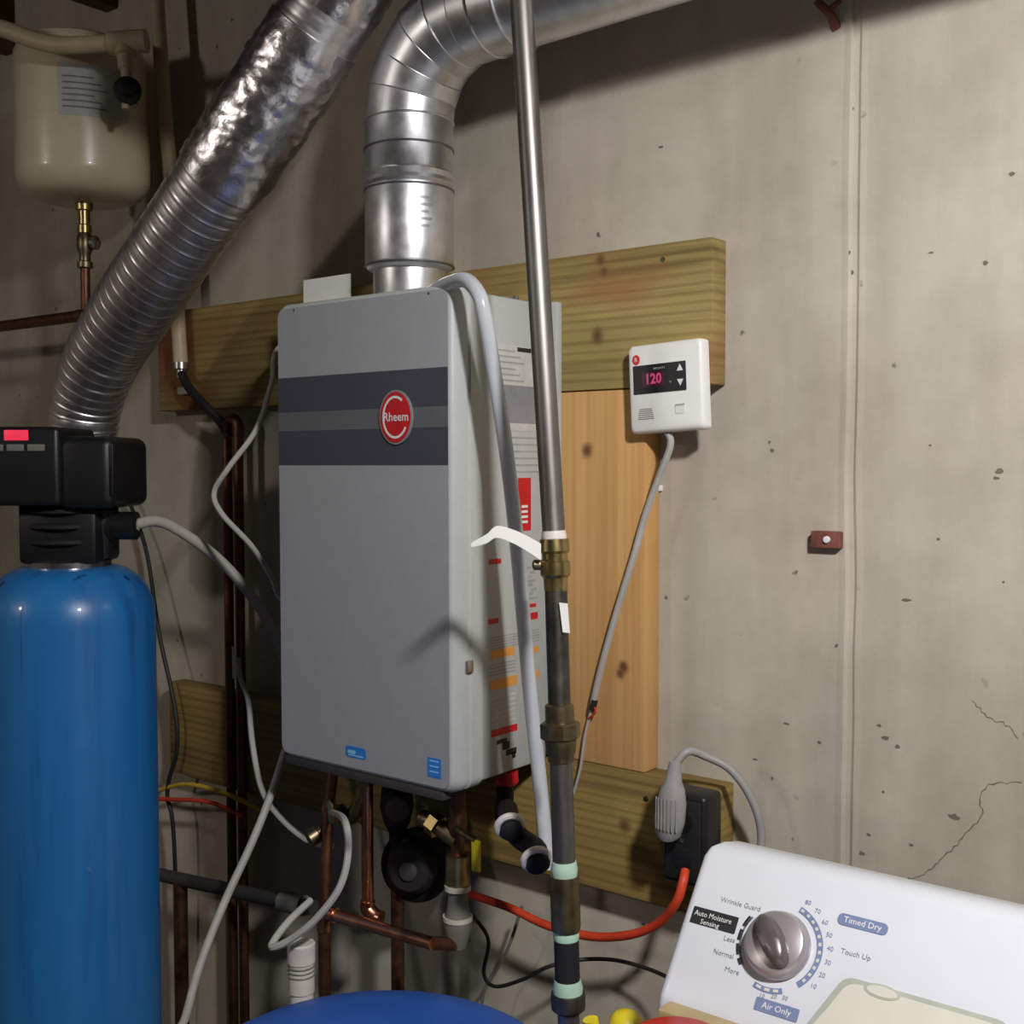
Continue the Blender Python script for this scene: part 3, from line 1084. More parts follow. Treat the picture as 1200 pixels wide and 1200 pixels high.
secs = [(-.040, .010, .010), (-.034, .017, .013), (-.015, .0205, .016), (.008, .020, .016), (.026, .016, .014), (.036, .011, .011), (.055, .0085, .0085), (.062, .007, .007)]
rings = []
for (h, rx, ry) in secs:
    rings.append([bm.verts.new(pc + EZ * h + EX * (rx * math.cos(2 * math.pi * k / 24) + .10 * h) + EY * (ry * math.sin(2 * math.pi * k / 24))) for k in range(24)])
for a, b in zip(rings, rings[1:]):
    for k in range(24):
        bm.faces.new((a[k], a[(k + 1) % 24], b[(k + 1) % 24], b[k]))
bm.faces.new(rings[0])
bm.faces.new(rings[-1])
pb = obj('plug_body', bm, 'cord_grey', PL)
for k in range(-3, 4):
    x_ = pc.x + k * .0048
    yy = math.sqrt(max(0, 1 - (k * .0048 / .0205) ** 2)) * .0162
    obj('grip_rib', tube([Vector((x_, pc.y - yy, pc.z - .024)), Vector((x_, pc.y - yy, pc.z + .016))], .0011, 6), 'cord_grey', pb)
t_ = pc + EZ * .058 + EX * .006
obj('cord', curve([t_, t_ + Vector((.012, .01, .016)), atY(826, 886, -.075), atY(856, 902, -.06), atY(880, 935, -.05), atY(892, 975, -.045), atY(888, 1020, -.05), atY(880, 1080, -.06), Vector((atY(880, 1080, -.06).x, -.06, .6))], .0052, 10), 'cord_grey', PL)

# ------------------------------------------------------------------ laundry machine with slanted console
mx0, mx1 = .803, 1.485
pT, pB = Vector((0, -.436, 1.1435)), Vector((0, -.515, 1.0415))
LM = thing('laundry_machine', 'white laundry machine with slanted control console and round chrome dial', 'washer', ((mx0 + mx1) / 2, -.72, 0))
prof = [(-.355, .985), (-.362, 1.128), (-.378, 1.140), (-.405, 1.1465), (-.426, 1.1480), (-.436, 1.1435), (-.515, 1.0415), (-.519, 1.028), (-.516, .985)]
bm = bmesh.new()
L_ = []
nd = 7
xs_ = [(mx0 + .007 * (1 - math.cos(math.pi / 2 * i / nd)), 1 - math.sin(math.pi / 2 * i / nd)) for i in range(nd + 1)]
xs_ += [(mx1 - (x - mx0), k_) for x, k_ in reversed(xs_)]
cyp = sum(p[0] for p in prof) / len(prof)
czp = .985
for x, ins in xs_:
    row = []
    for (y, z) in prof:
        row.append(bm.verts.new((x, y + (cyp - y) * .05 * ins, z + (czp - z) * .04 * ins)))
    L_.append(row)
for a, b in zip(L_, L_[1:]):
    for k in range(len(prof)):
        j = (k + 1) % len(prof)
        bm.faces.new((a[k], a[j], b[j], b[k]))
bm.faces.new(L_[0])
bm.faces.new(list(reversed(L_[-1])))
con = obj('console', bm, 'enamel', LM)
obj('cabinet', box(mx0, mx1, -1.06, -.36, .03, .962, bev=.012, seg=3), 'enamel', LM)
obj('top_panel', box(mx0 - .001, mx1 + .001, -1.065, -.355, .962, .986, bev=.008, seg=3), 'enamel', LM)
obj('reflection_strip', box(mx0 + .010, mx1 - .004, -.536, -.513, .9865, 1.0385, bev=.004), 'tan', LM)  # tan colour stands in for coloured reflection on the white enamel
obj('lid', box(mx0 + .004, mx1 - .004, -1.03, -.538, .986, .994, bev=.003), 'enamel', LM)
for (x, y) in ((mx0 + .05, -.42), (mx1 - .05, -.42), (mx0 + .05, -1.0), (mx1 - .05, -1.0)):
    obj('foot', lathe((x, y, .001), EZ, [(0, .02), (.008, .022), (.01, .012), (.032, .012)], 14), 'blackrough', LM)
e2p = (pT - pB).normalized()
npn = Vector((0, -e2p.z, e2p.y))


def onp(px, py):
    d_ = ray(px, py)
    return CAM + d_ * ((Vector((0, pB.y, pB.z)) - CAM).dot(npn) / d_.dot(npn))


kc = onp(912, 1109)
KN = obj('dial', lathe(kc, npn, [(0, .0285), (.003, .0290), (.006, .0280), (.011, .0262), (.0125, .0240), (.0128, .001)], 48), 'dialgrey', LM, label='round chrome selector dial')
ga = math.radians(-50)
gd = EX * math.cos(ga) + e2p * math.sin(ga)
gs = npn.cross(gd)
bm = bmesh.new()
rings = []
for (h, f) in ((.010, 1.0), (.016, .98), (.021, .88), (.0235, .70), (.0245, .3)):
    rings.append([bm.verts.new(kc + npn * h + gd * (.0245 * f * math.cos(2 * math.pi * k / 28)) + gs * (.0108 * f * math.sin(2 * math.pi * k / 28))) for k in range(28)])
for a, b in zip(rings, rings[1:]):
    for k in range(28):
        bm.faces.new((a[k], a[(k + 1) % 28], b[(k + 1) % 28], b[k]))
bm.faces.new(rings[0])
bm.faces.new(rings[-1])
obj('dial_grip', bm, 'gripmetal', KN)


def pslab(name, pts2, px, py, mat, th=.0003, parent=con, lift=0):
    return obj(name, slab(pts2, onp(px, py) + npn * (.0003 + lift), EX, e2p, npn, th), mat, parent, smooth=False)


def ppx(px, py):
    v = onp(px, py) - kc
    return v.dot(EX), v.dot(e2p)


obj('dial_band', slab(arcband(.0335, .0385, -46, 74, 20), kc + npn * .0003, EX, e2p, npn, .0003), 'navy', con, smooth=False)
for k in range(11):
    a0 = -38 + k * 10.5
    obj('band_mark', slab(arcband(.0348, .0372, a0, a0 + 4.5, 3), kc + npn * .0007, EX, e2p, npn, .0002), 'beige', con, smooth=False)
for a0, a1 in ((150, 166), (171, 186), (191, 206), (211, 220)):
    obj('dial_band', slab(arcband(.0335, .0372, a0, a1, 5), kc + npn * .0003, EX, e2p, npn, .0003), 'ink', con, smooth=False)
obj('dial_band', slab(arcband(.0332, .0350, 148, 222, 14), kc + npn * .0003, EX, e2p, npn, .0003), 'greyink', con, smooth=False)
obj('dial_band', slab(arcband(.0345, .0390, 252, 292, 8), kc + npn * .0003, EX, e2p, npn, .0003), 'navy', con, smooth=False)
for k in range(3):
    obj('band_mark', slab(arcband(.0355, .0378, 256 + k * 12, 263 + k * 12, 3), kc + npn * .0007, EX, e2p, npn, .0002), 'beige', con, smooth=False)
for k, tx in enumerate(('80', '70', '60', '50', '40', '30', '20', '10')):
    a0 = math.radians(70 - k * 14.5)
    text('lettering', tx, .0055, kc + EX * (.0445 * math.cos(a0)) + e2p * (.0445 * math.sin(a0)), EX, e2p, npn, 'navy', con, .0005)
lb = pslab('print_block', rrect(.044, .0148, .001, 2), 837, 1078, 'ink')
text('lettering', 'Auto Moisture', .0066, onp(836, 1075), EX, e2p, npn, 'paper', lb, .0008, .92)
text('lettering', 'Sensing', .0062, onp(832, 1083), EX, e2p, npn, 'paper', lb, .0008)
for px, py, tx in ((855, 1101, 'Less'), (848, 1118, 'Normal'), (858, 1138, 'More'), (868, 1060, 'Wrinkle Guard')):
    text('lettering', tx, .0062, onp(px, py), EX, e2p, npn, 'greyink', con, .0005)
text('lettering', 'Touch Up', .0062, onp(1003, 1119), EX, e2p, npn, 'greyink', con, .0005)
lb = pslab('print_block', rrect(.042, .0098, .004, 4), 1011, 1083, 'navy')
text('lettering', 'Timed Dry', .0072, onp(1011, 1083), EX, e2p, npn, 'paper', lb, .0008)
lb = pslab('print_block', rrect(.038, .0105, .001, 2), 910, 1183, 'navy')
text('lettering', 'Air Only', .0072, onp(910, 1183), EX, e2p, npn, 'paper', lb, .0008)
for px, py, tx in ((893, 1167, '10'), (907, 1168, '20'), (920, 1170, '30')):
    text('lettering', tx, .005, onp(px, py), EX, e2p, npn, 'greyink', con, .0005)
# beige raised inset on the console
bl, br = onp(990, 1144), onp(1180, 1176)
wI = (br.x - bl.x) + .02
vI = (bl - kc).dot(e2p)
vbot = (Vector((0, pB.y, pB.z)) - Vector((0, kc.y, kc.z))).dot(e2p) + .002
hI = vI - vbot
o_ = Vector(((bl.x + br.x) / 2, kc.y, kc.z)) + e2p * ((vI + vbot) / 2)


def inset_shape(ins):
    wq, hq = wI / 2 - ins, hI / 2 - ins
    pts_ = [(wq, -hI / 2), (wq, hq - .014)]
    for i in range(6):
        a0 = math.radians(90 * i / 5)
        pts_.append((wq - .014 + .014 * math.cos(a0), hq - .014 + .014 * math.sin(a0)))
    for i in range(6):
        a0 = math.radians(90 + 60 * i / 5)
        pts_.append((-wq + .02 + .014 * math.cos(a0), hq - .014 + .014 * math.sin(a0)))
    pts_ += [(-wq + .001, hq - .022), (-wq - .014, -hI / 2)]
    return pts_


ip = obj('inset_border', slab(inset_shape(0), o_ + npn * .0002, EX, e2p, npn, .0022), 'beige_edge', LM)
obj('inset_panel', slab(inset_shape(.004), o_ + npn * .0002, EX, e2p, npn, .0030), 'beige', LM, label='beige rounded inset with an oval emblem')
ov = onp(1035, 1164)
obj('oval_emblem', slab(ell(.0145, .0055, 28), ov + npn * .0032, EX, e2p, npn, .0004), 'beige_edge', ip)
obj('oval_emblem', slab(ell(.0122, .0040, 28), ov + npn * .0036, EX, e2p, npn, .0004), 'beige', ip)

# red tub on the machine and yellow broom between pipe and machine
c = Vector((mx0 + .058, -.580, 1.047))
hh = c.z - .9945
c.z = .9945
RC = thing('red_tub', 'squat red plastic tub standing in front of the console', 'tub', c)
obj('tub', lathe(c, EZ, [(0, .036), (.003, .038), (hh - .008, .040), (hh - .003, .039), (hh, .033)], 40), 'redplastic', RC)
obj('rim', ringbead(c + EZ * (hh - .006), EZ, .0395, .0018), 'redplastic', RC)
c = atd(722, 1192, 1.16)
BR = thing('yellow_pole', 'yellow plastic tool handle poking up between gas pipe and laundry machine', 'tool', (c.x, c.y, 0))
ax = RT.copy()
ax.z = 0
ax.normalize()
q = Vector((c.x, c.y, c.z)) + ax * .010
obj('pole', tube([Vector((q.x, q.y, .001)), Vector((q.x, q.y, c.z - .03))], .011, 14), 'yellow', BR)
obj('grip', lathe(q - EZ * .06, EZ, [(0, .012), (.008, .016), (.045, .0175), (.058, .0165), (.064, .011), (.066, .003)], 20), 'yellow', BR)
obj('hook', curve([q - EZ * .035, q - EZ * .030 - ax * .02, q - EZ * .018 - ax * .032, q - EZ * .002 - ax * .036], [.008] * 25, 12), 'yellow', BR)

# ------------------------------------------------------------------ water softener
SD = 1.82
tc_ = atd(86, 900, SD)
tx, ty = tc_.x, tc_.y
zt = 1.5 - (664 - 543.5) / 1350 * SD
S = thing('water_softener', 'tall blue fibreglass softener tank with a black digital control head', 'water softener', (tx, ty, 0))
TR = .128
pr = [(0, TR + .006), (.06, TR + .006), (.07, TR)]
pr += [(zt - .085, TR)]
for i in range(1, 9):
    a = math.pi / 2 * i / 8
    pr.append((zt - .085 + .085 * math.sin(a), .060 + (TR - .060) * math.cos(a)))
obj('tank', lathe((tx, ty, .004), EZ, pr, 64), 'bluetank', S)
obj('tank_base', lathe((tx, ty, 0), EZ, [(0, TR + .012), (.05, TR + .012), (.055, TR + .008)], 48), 'blackrough', S)
obj('tank_collar', lathe((tx, ty, zt), EZ, [(0, .063), (.012, .063), (.014, .058)], 40), 'chrome', S)
rx = RT.copy()
rx.z = 0
rx.normalize()
ry = EZ.cross(rx)      # away from camera
HM = Matrix(((rx.x, ry.x, 0, tx), (rx.y, ry.y, 0, ty), (0, 0, 1, 0), (0, 0, 0, 1)))
kpx = SD / 1350
zh0, zh1 = 1.5 - (594 - 543.5) * kpx, 1.5 + (543.5 - 508) * kpx


def hx(px, off=0.0):
    return ((px - 600) * (SD + off) - (86 - 600) * SD) / 1350


def hzf(py, off=0.0):
    return 1.5 + (543.5 - py) * (SD + off) / 1350


bm = box(-.058, .062, -.055, .055, zt + .010, zh0 + .012, bev=.008)
bm.transform(HM)
obj('valve_body', bm, 'black', S)
bm = bmesh.new()
for zz in (.3, .55, .8):
    z_ = zt + .014 + (zh0 - zt) * zz
    lathe((0, 0, z_ - .004), EZ, [(0, .064), (.003, .068), (.008, .068), (.011, .064)], 32, bm)
bm.transform(HM)
obj('neck_rings', bm, 'blackrough', S)
bm = box(hx(70, -.085), hx(160, 0), -.085, .085, hzf(596, -.085), hzf(511, -.085), bev=.016, seg=4)
bm.transform(HM)
obj('head_cover', bm, 'black', S)
bm = box(hx(-70, -.092), hx(76, -.092), -.092, .06, hzf(592, -.092), hzf(500, -.092), bev=.008, seg=3)
bm.transform(HM)
cp = obj('control_panel', bm, 'black', S)
bm = box(hx(13, -.092), hx(41, -.092), -.0935, -.0915, hzf(516, -.092), hzf(504, -.092), bev=.0008)
bm.transform(HM)
obj('display', bm, 'led_red', cp, label='glowing red display')
for a0 in (-8, 16, 40):
    bm = box(hx(a0, -.092), hx(a0 + 20, -.092), -.0945, -.0915, hzf(528.5, -.092), hzf(520.5, -.092), bev=.001)
    bm.transform(HM)
    obj('button', bm, 'greyfit', cp)
bm = box(hx(135, -.085), hx(139, -.085), -.087, -.080, hzf(580, -.085), hzf(520, -.085), bev=.001)
bm.transform(HM)
obj('cover_ridge', bm, 'black', S)
# bypass / drain fittings on the right of the head
zf = 1.5 - (615 - 543.5) * kpx
bm = bmesh.new()
lathe((.02, .0, zf), EX, [(0, .024), (.040, .024), (.042, .030), (.052, .030), (.054, .022), (hx(150), .022), (hx(152), .016)], 20, bm)
lathe((hx(128), -.012, zf - .050), EZ, [(0, .012), (.03, .016), (.05, .020), (.075, .020)], 16, bm)
bm.transform(HM)
obj('drain_valve', bm, 'black', S)
bm = lathe((hx(148), -.002, zf + .002), EX, [(0, .010), (.006, .015), (.014, .015), (.018, .010), (.026, .010)], 8)
bm.transform(HM)
obj('drain_nut', bm, 'tube', S)
bm = lathe((hx(122), -.040, zf - .004), (0, -1, 0), [(0, .006), (.012, .006), (.013, .003)], 12)
bm.transform(HM)
obj('screw', bm, 'chrome', S)
ds = HM @ Vector((hx(162), -.002, zf + .002))
pts = [ds, atd(185, 611, 1.84), atd(215, 625, 1.87), atd(258, 657, 1.91), atd(298, 703, 1.94), atd(326, 752, 1.96), atd(342, 800, 1.97)]
obj('drain_hose', curve(pts, .0088, 12), 'tube', label='grey drain hose arching from the black softener head to the heater', cat='hose')

# brine tank with domed lid
bc = atd(434, 1254, 1.24)
BT = thing('brine_tank', 'round brine tank with a domed blue lid below the heater', 'tank', (bc.x, bc.y, 0))
obj('drum', lathe((bc.x, bc.y, .001), EZ, [(0, .195), (.01, .20), (bc.z - .05, .204), (bc.z - .035, .204)], 64), 'blackrough', BT)
obj('lid', lathe((bc.x, bc.y, bc.z - .045), EZ, [(0, .206), (.004, .210), (.028, .210), (.036, .206), (.041, .197), (.046, .168), (.050, .10), (.052, .03), (.052, .001)], 72), 'bluelid', BT)

# ------------------------------------------------------------------ expansion tank
ED = 2.12
ec_ = atd(97, 150, ED)
ek = ED / 1350
er = 75 * ek
zb_, zt_ = atd(97, 238, ED).z, atd(97, 52, ED).z
E_ = thing('expansion_tank', 'cream expansion tank hung high on the wall above the softener', 'tank', (ec_.x, ec_.y, zb_))
hgt = zt_ - zb_
pr = [(0, .018), (.001, .045), (.006, er * .70), (.016, er * .88), (.034, er * .985), (.048, er), (hgt - .05, er), (hgt - .03, er * .985), (hgt - .012, er * .9), (hgt, er * .65), (hgt + .004, .01)]
obj('shell', lathe((ec_.x, ec_.y, zb_), EZ, pr, 56), 'cream', E_)
bm = bmesh.new()
vd_ = (CAM - ec_)
an0 = math.atan2(vd_.y, vd_.x)
cols2 = []
for k in range(13):
    a = an0 - .34 + 1.05 * k / 12
    q = Vector((math.cos(a), math.sin(a), 0))
    cols2.append([bm.verts.new(Vector((ec_.x, ec_.y, z)) + q * (er + .0008)) for z in (atd(97, 134, ED - er).z, atd(97, 74, ED - er).z)])
for a, b in zip(cols2, cols2[1:]):
    bm.faces.new((a[0], b[0], b[1], a[1]))
lab = obj('label', bm, 'paleink', E_, label='rectangular silver-grey label')
for k in range(6):
    z = atd(97, 90 + k * 7, ED - er).z
    bm = bmesh.new()
    cols2 = []
    for j in range(9):
        a = an0 - .28 + (.45 + .1 * (k % 3)) * j / 8
        q = Vector((math.cos(a), math.sin(a), 0))
        cols2.append([bm.verts.new(Vector((ec_.x, ec_.y, zz)) + q * (er + .0012)) for zz in (z, z + .0028)])
    for a, b in zip(cols2, cols2[1:]):
        bm.faces.new((a[0], b[0], b[1], a[1]))
    obj('print', bm, 'greyink', lab)
xb_ = ec_.x
obj('outlet_fitting', lathe((xb_, ec_.y, zb_ + .002), (0, 0, -1), [(0, .016), (.014, .015), (.016, .011), (.040, .010), (.042, .013), (.056, .013), (.058, .010)], 12), 'brass', E_)
z1_ = zb_ - .055
obj('valve', lathe((xb_, ec_.y, z1_), (0, 0, -1), [(0, .011), (.010, .014), (.028, .014), (.038, .010), (.050, .010), (.052, .014), (.062, .014), (.064, .010)], 12), 'bronze', E_)
vv = Vector((xb_, ec_.y, z1_ - .018))
obj('valve_knob', lathe(vv, (rx - ry * .4), [(.008, .005), (.018, .005), (.020, .013), (.026, .013), (.028, .009)], 16), 'chrome', E_)
zel = atd(80, 368, ED).z
obj('riser', tube([Vector((xb_, ec_.y, z1_ - .06)), Vector((xb_, ec_.y, zel - .01))], .0085, 12), 'oldcopper', E_)
obj('supply_pipe', tube([Vector((xb_, ec_.y, zel)), Vector((X0 + .001, ec_.y, zel + .012))], .011, 12), 'oldcopper', E_)
obj('tee', tube([Vector((xb_ - .024, ec_.y, zel)), Vector((xb_ + .02, ec_.y, zel))], .0125, 12), 'oldcopper', E_)
# cream plastic pipe in front of the expansion tank
CP = thing('plastic_pipe', 'cream plastic pipe with tee passing over the top of the expansion tank', 'pipe', atd(147, 100, 1.93))
q0 = [atd(-260, 0, 1.99), atd(-60, 22, 1.97), atd(0, 33, 1.96), atd(40, 47, 1.95), atd(75, 53, 1.94), atd(140, 50, 1.93), atd(160, 48, 1.93)]
obj('run', curve(q0, .0145, 14), 'creampipe', CP)
obj('tee', tube([atd(128, 51, 1.93), atd(172, 48, 1.93)], .0190, 16), 'creampipe', CP)
obj('drop', lathe(atd(146, 48, 1.93), atd(149, 92, 1.93) - atd(146, 48, 1.93), [(0, .018), (.023, .018), (.025, .0145), (.046, .0135), (.048, .010), (.067, .009)], 14), 'creampipe', CP)
kb = atd(147, 107, 1.925)
obj('valve_knob', lathe(kb + FW * .012, -FW + RT * .3, [(0, .011), (.006, .022), (.020, .023), (.024, .015), (.038, .013), (.040, .006)], 14), 'blackrough', CP)
obj('valve_tail', tube([kb, kb + RT * .024 - UP * .002], .008, 10), 'blackrough', CP)
obj('tail_pipe', tube([kb, kb - UP * .03], .006, 10), 'creampipe', CP)

# upright cream pipe on the wall, running down behind the duct to the board
q = [atY(180, -60, -.07), atY(186, 30, -.07), atY(193, 130, -.07), atY(200, 210, -.065), atY(206, 330, -.06), atY(212, 430, -.058)]
UPp = thing('wall_pipe', 'upright cream plastic pipe on the wall beside the expansion tank', 'pipe', q[-1])
obj('pipe', curve(q, .0135, 12), 'creampipe', UPp)
obj('fitting', lathe(q[-1] + EZ * .01, (0, 0, -1), [(0, .010), (.002, .015), (.014, .015), (.016, .009), (.03, .009)], 12), 'chrome', UPp)
obj('strap', box(q[-1].x - .022, q[-1].x + .022, -.052, -.0385, q[-1].z - .050, q[-1].z - .036, bev=.002), 'galv', UPp)
obj('lower_bend', curve([q[-1] - EZ * .01, atY(222, 455, -.062), atY(240, 475, -.06), atY(258, 494, -.05), atY(268, 512, -.046)], .0085, 10), 'cord_black', UPp)

# twin copper risers left of the heater
R1 = thing('copper_riser', 'twin dull copper pipes on the wall between softener and heater', 'pipe', atY(275, 1200, -.045))
for (x0, x1, nm) in ((266, 272, 'riser'), (279, 285, 'riser')):
    a, b = atY(x0, 505, -.045), atY(x1, 1190, -.045)
    obj(nm, tube([Vector((a.x, -.045, a.z)), Vector((a.x, -.045, .02))], .0088, 12), 'oldcopper', R1)
a, b = atY(266, 505, -.045), atY(279, 505, -.045)
obj('return_bend', curve([a - EZ * .01, a + EZ * .012, (a + b) / 2 + EZ * .022, b + EZ * .012, b - EZ * .01], .0098, 12), 'oldcopper', R1)
c = atY(274, 776, -.058)
obj('tag', box(c.x - .006, c.x + .006, -.0575, -.056, c.z - .030, c.z + .028), 'paper', R1)

# cables and small lines in the shaded corner
obj('signal_cable', curve([Vector((.008, -.11, atY(336, 395, -.10).z)), atY(330, 405, -.10), atY(318, 450, -.15), atY(301, 502, -.20), atY(268, 548, -.24), atY(251, 577, -.25), atY(260, 602, -.25), atY(295, 640, -.22), atY(318, 676, -.17), atY(334, 704, -.13), Vector((.008, -.13, atY(340, 712, -.13).z))], .0043, 8), 'cable', label='thin pale cable bowing out from the upper left of the heater', cat='cable')
obj('signal_cable', curve([atY(279, 770, -.050), atY(282, 795, -.08), atY(291, 822, -.16), atY(296, 872, -.20), atY(307, 925, -.20), atY(328, 958, -.18), atY(362, 986, -.15), atY(392, 992, -.13)], .0046, 8), 'cable', label='grey cable curling under the lower left corner of the heater', cat='cable')
tb = atd(205, 1232, 1.62)
obj('drain_line', curve([atY(334, 880, -.15), atd(318, 930, 1.80), atd(295, 988, 1.76), atd(262, 1060, 1.71), atd(234, 1132, 1.66), atd(218, 1190, 1.63), tb, Vector((tb.x - .01, tb.y, .5)), Vector((tb.x - .02, tb.y - .01, .008))], .0062, 10), 'cable', label='long grey line dropping from the heater to the floor past the blue tank', cat='hose')
obj('black_cord', curve([atY(140, 560, -.02), atY(170, 640, -.03), atY(186, 740, -.05), atY(205, 830, -.055), atY(207, 880, -.055), atY(196, 930, -.055), atY(205, 1010, -.05), Vector((atY(205, 1010, -.03).x, -.03, .02))], .0042, 8), 'cord_black', label='thin black cord hanging down the wall beside the softener tank', cat='cord')
obj('yellow_wire', curve([atY(168, 936, -.055), atY(190, 925, -.055), atY(218, 919, -.055), atY(250, 925, -.058), atY(275, 934, -.060), atY(310, 952, -.06)], .0042, 8), 'wire_yellow', label='yellow wire bowed along the wall next to the softener tank', cat='wire')
obj('red_wire', curve([atY(168, 936, -.062), atY(205, 937, -.064), atY(245, 940, -.062), atY(285, 956, -.062)], .0042, 8), 'wire_red', label='red wire just below the bowed yellow wire', cat='wire')
WP = thing('waste_pipe', 'dark grey sloping pipe low on the wall between softener and heater', 'pipe', atY(180, 1024, -.10))
a, b = atY(140, 1015, -.10), atY(368, 1064, -.10)
obj('pipe', tube([a, b], .0125, 14), 'heater_dark', WP)
c = atY(345, 1059, -.10)
obj('coupling', tube([c - (b - a).normalized() * .03, c + (b - a).normalized() * .025], .017, 16), 'greyfit', WP)
obj('drop', tube([a.lerp(b, .35), Vector((a.lerp(b, .35).x, -.10, .01))], .013, 12), 'oldcopper', WP)

# ------------------------------------------------------------------ plumbing under the heater
YU = -.150


def uz(px, py, Y=YU):
    return atY(px, py, Y)


C1 = thing('hot_water_line', 'copper hot water line with brass valve below the left of the heater', 'pipe', (uz(428, 1050).x, YU, uz(428, 1050).z))
a, b = uz(430, 905), uz(424, 1062)
a.z = HB + .002
obj('pipe', tube([a, Vector((a.x, YU, b.z))], .0092, 14), 'copper', C1)
obj('union', lathe(a - EZ * .006, (0, 0, -1), [(0, .013), (.02, .013), (.022, .016), (.038, .016), (.04, .010)], 8), 'bronze', C1)
vb_ = uz(396, 948, YU - .02)
obj('valve_body', curve([Vector((a.x, YU, a.z - .05)), uz(412, 958, YU - .01), vb_], .011, 12), 'bronze', C1)
obj('valve_handle', lathe(vb_ + EX * .004, (-.3, -1, 0), [(-.004, .008), (.010, .008), (.012, .020), (.019, .021), (.022, .016)], 8), 'brass', C1)
obj('drain_port', lathe(uz(386, 968, YU - .02), (-.4, -1, -.5), [(0, .010), (.02, .010), (.022, .014), (.036, .014), (.038, .008)], 12), 'bronze', C1)
el = Vector((a.x, YU, b.z))
obj('elbow', curve([el + EZ * .012, el, el + Vector((.012, .004, -.010)), el + Vector((.022, .006, -.012))], .0115, 12), 'copper', C1)
# sloping bright copper run
C2 = thing('copper_branch', 'bright copper branch pipe sloping down under the heater', 'pipe', (uz(385, 1150, -.2).x, -.20, 0))
p0, p1 = uz(383, 1070, -.20), uz(508, 1106, -.20)
obj('branch', tube([p0, p1], .0092, 14), 'copper', C2)
obj('elbow', curve([p0 + (p1 - p0).normalized() * .02, p0, p0 + Vector((-.005, 0, -.012)), p0 + Vector((-.006, 0, -.028))], .0112, 12), 'copper', C2)
obj('drop', tube([p0 + Vector((-.006, 0, -.02)), Vector((p0.x - .006, -.20, .005))], .0095, 12), 'oldcopper', C2)
obj('rise', tube([p0 + Vector((-.006, 0, .0)), Vector((p0.x - .010, -.185, HB - .09)), Vector((p0.x - .010, -.17, HB + .002))], .0085, 12), 'oldcopper', C2)
# cold line: brass valve, pump-like fitting, to the branch
C3 = thing('cold_water_line', 'brass isolation valve stack below the right of the heater', 'valve', (uz(535, 1100).x, YU, uz(535, 1110).z))
ctop = uz(536, 940)
ctop.z = HB + .002
zz = [uz(536, v).z for v in (945, 965, 985, 1002, 1038, 1042, 1062, 1075, 1088, 1110)]
ax_ = (0, 0, -1)


def hz(i):
    return ctop.z - zz[i]


obj('upper_stem', lathe(ctop, ax_, [(0, .012), (hz(0), .012), (hz(1), .014), (hz(2), .010), (hz(3), .010)], 14), 'oldcopper', C3)
obj('valve_body', lathe(ctop, ax_, [(hz(3) - .004, .010), (hz(3), .017), (hz(4) - .004, .018), (hz(4), .013)], 10), 'brass', C3)
obj('collar', lathe(ctop, ax_, [(hz(4) - .002, .019), (hz(5), .019)], 18), 'offwhite', C3)
obj('tailpiece', lathe(ctop, ax_, [(hz(5) - .002, .013), (hz(6), .015), (hz(7), .020), (hz(8), .020), (hz(9), .012)], 16), 'greyfit', C3)
obj('white_ring', lathe(ctop, ax_, [(hz(7) - .003, .0215), (hz(7) + .003, .0215)], 18), 'offwhite', C3)
br0 = Vector((ctop.x, YU, zz[2]))
obj('side_elbow', curve([br0, br0 + Vector((-.025, -.004, .012)), br0 + Vector((-.045, -.006, .02)), br0 + Vector((-.062, -.006, .022))], .0125, 12), 'bronze', C3)
obj('elbow_nut', lathe(br0 + Vector((-.030, -.006, .014)), (-1, 0, .4), [(0, .017), (.016, .017)], 6), 'brass', C3)
obj('link', tube([Vector((ctop.x, YU, zz[9] + .004)), Vector((p1.x - .004, -.20, p1.z))], .0095, 12), 'oldcopper', C3)
LV = uz(558, 1003, YU - .03)
obj('lever', box(LV.x - .007, LV.x + .007, LV.y - .003, LV.y + .003, LV.z - .022, LV.z + .022, bev=.0025), 'yellow', C3, label='yellow valve lever')
obj('lever_arm', curve([Vector((ctop.x, YU, zz[1])), Vector((ctop.x + .02, YU - .02, zz[1])), Vector((LV.x, LV.y + .001, LV.z + .02))], .005, 8), 'bronze', C3)
# mixing valve body, with a pump housing added to darken the wall behind
C4 = thing('shade_pump', 'black valve body with round pump housing added to darken below the heater', 'pump', (uz(485, 1030, -.11).x, -.11, uz(485, 1030, -.11).z))
ct = uz(465, 930, -.11)
ct.z = HB + .002
obj('union', lathe(ct, ax_, [(0, .016), (.010, .017), (.020, .017), (.022, .011), (.05, .011)], 12), 'greyfit', C4)
mb = uz(480, 1000, -.11)
obj('body', lathe(Vector((ct.x, -.11, ct.z - .045)), ax_, [(0, .012), (.01, .022), (.05, .026), (.075, .020), (.09, .012), (.14, .011)], 16), 'blackrough', C4)
obj('side_cap', lathe(Vector((ct.x + .02, -.125, ct.z - .085)), (.6, -.8, 0), [(0, .016), (.018, .016), (.02, .019), (.028, .018), (.03, .01)], 14), 'heater_dark', C4)
pc_ = atY(490, 1012, -.085)
pax = Vector((.45, -.88, .12))
obj('shade_pump_housing', lathe(pc_, pax, [(-.03, .030), (-.028, .046), (-.01, .054), (.012, .056), (.022, .050), (.026, .040), (.044, .036), (.050, .030), (.051, .006)], 28), 'blackrough', C4)
obj('shade_pump_cap', lathe(pc_ + pax.normalized() * .050, pax, [(0, .014), (.006, .014), (.008, .009)], 12), 'heater_dark', C4)
obj('drain_leg', tube([Vector((ct.x, -.11, ct.z - .18)), Vector((ct.x, -.11, .01))], .0105, 12), 'oldcopper', C4)
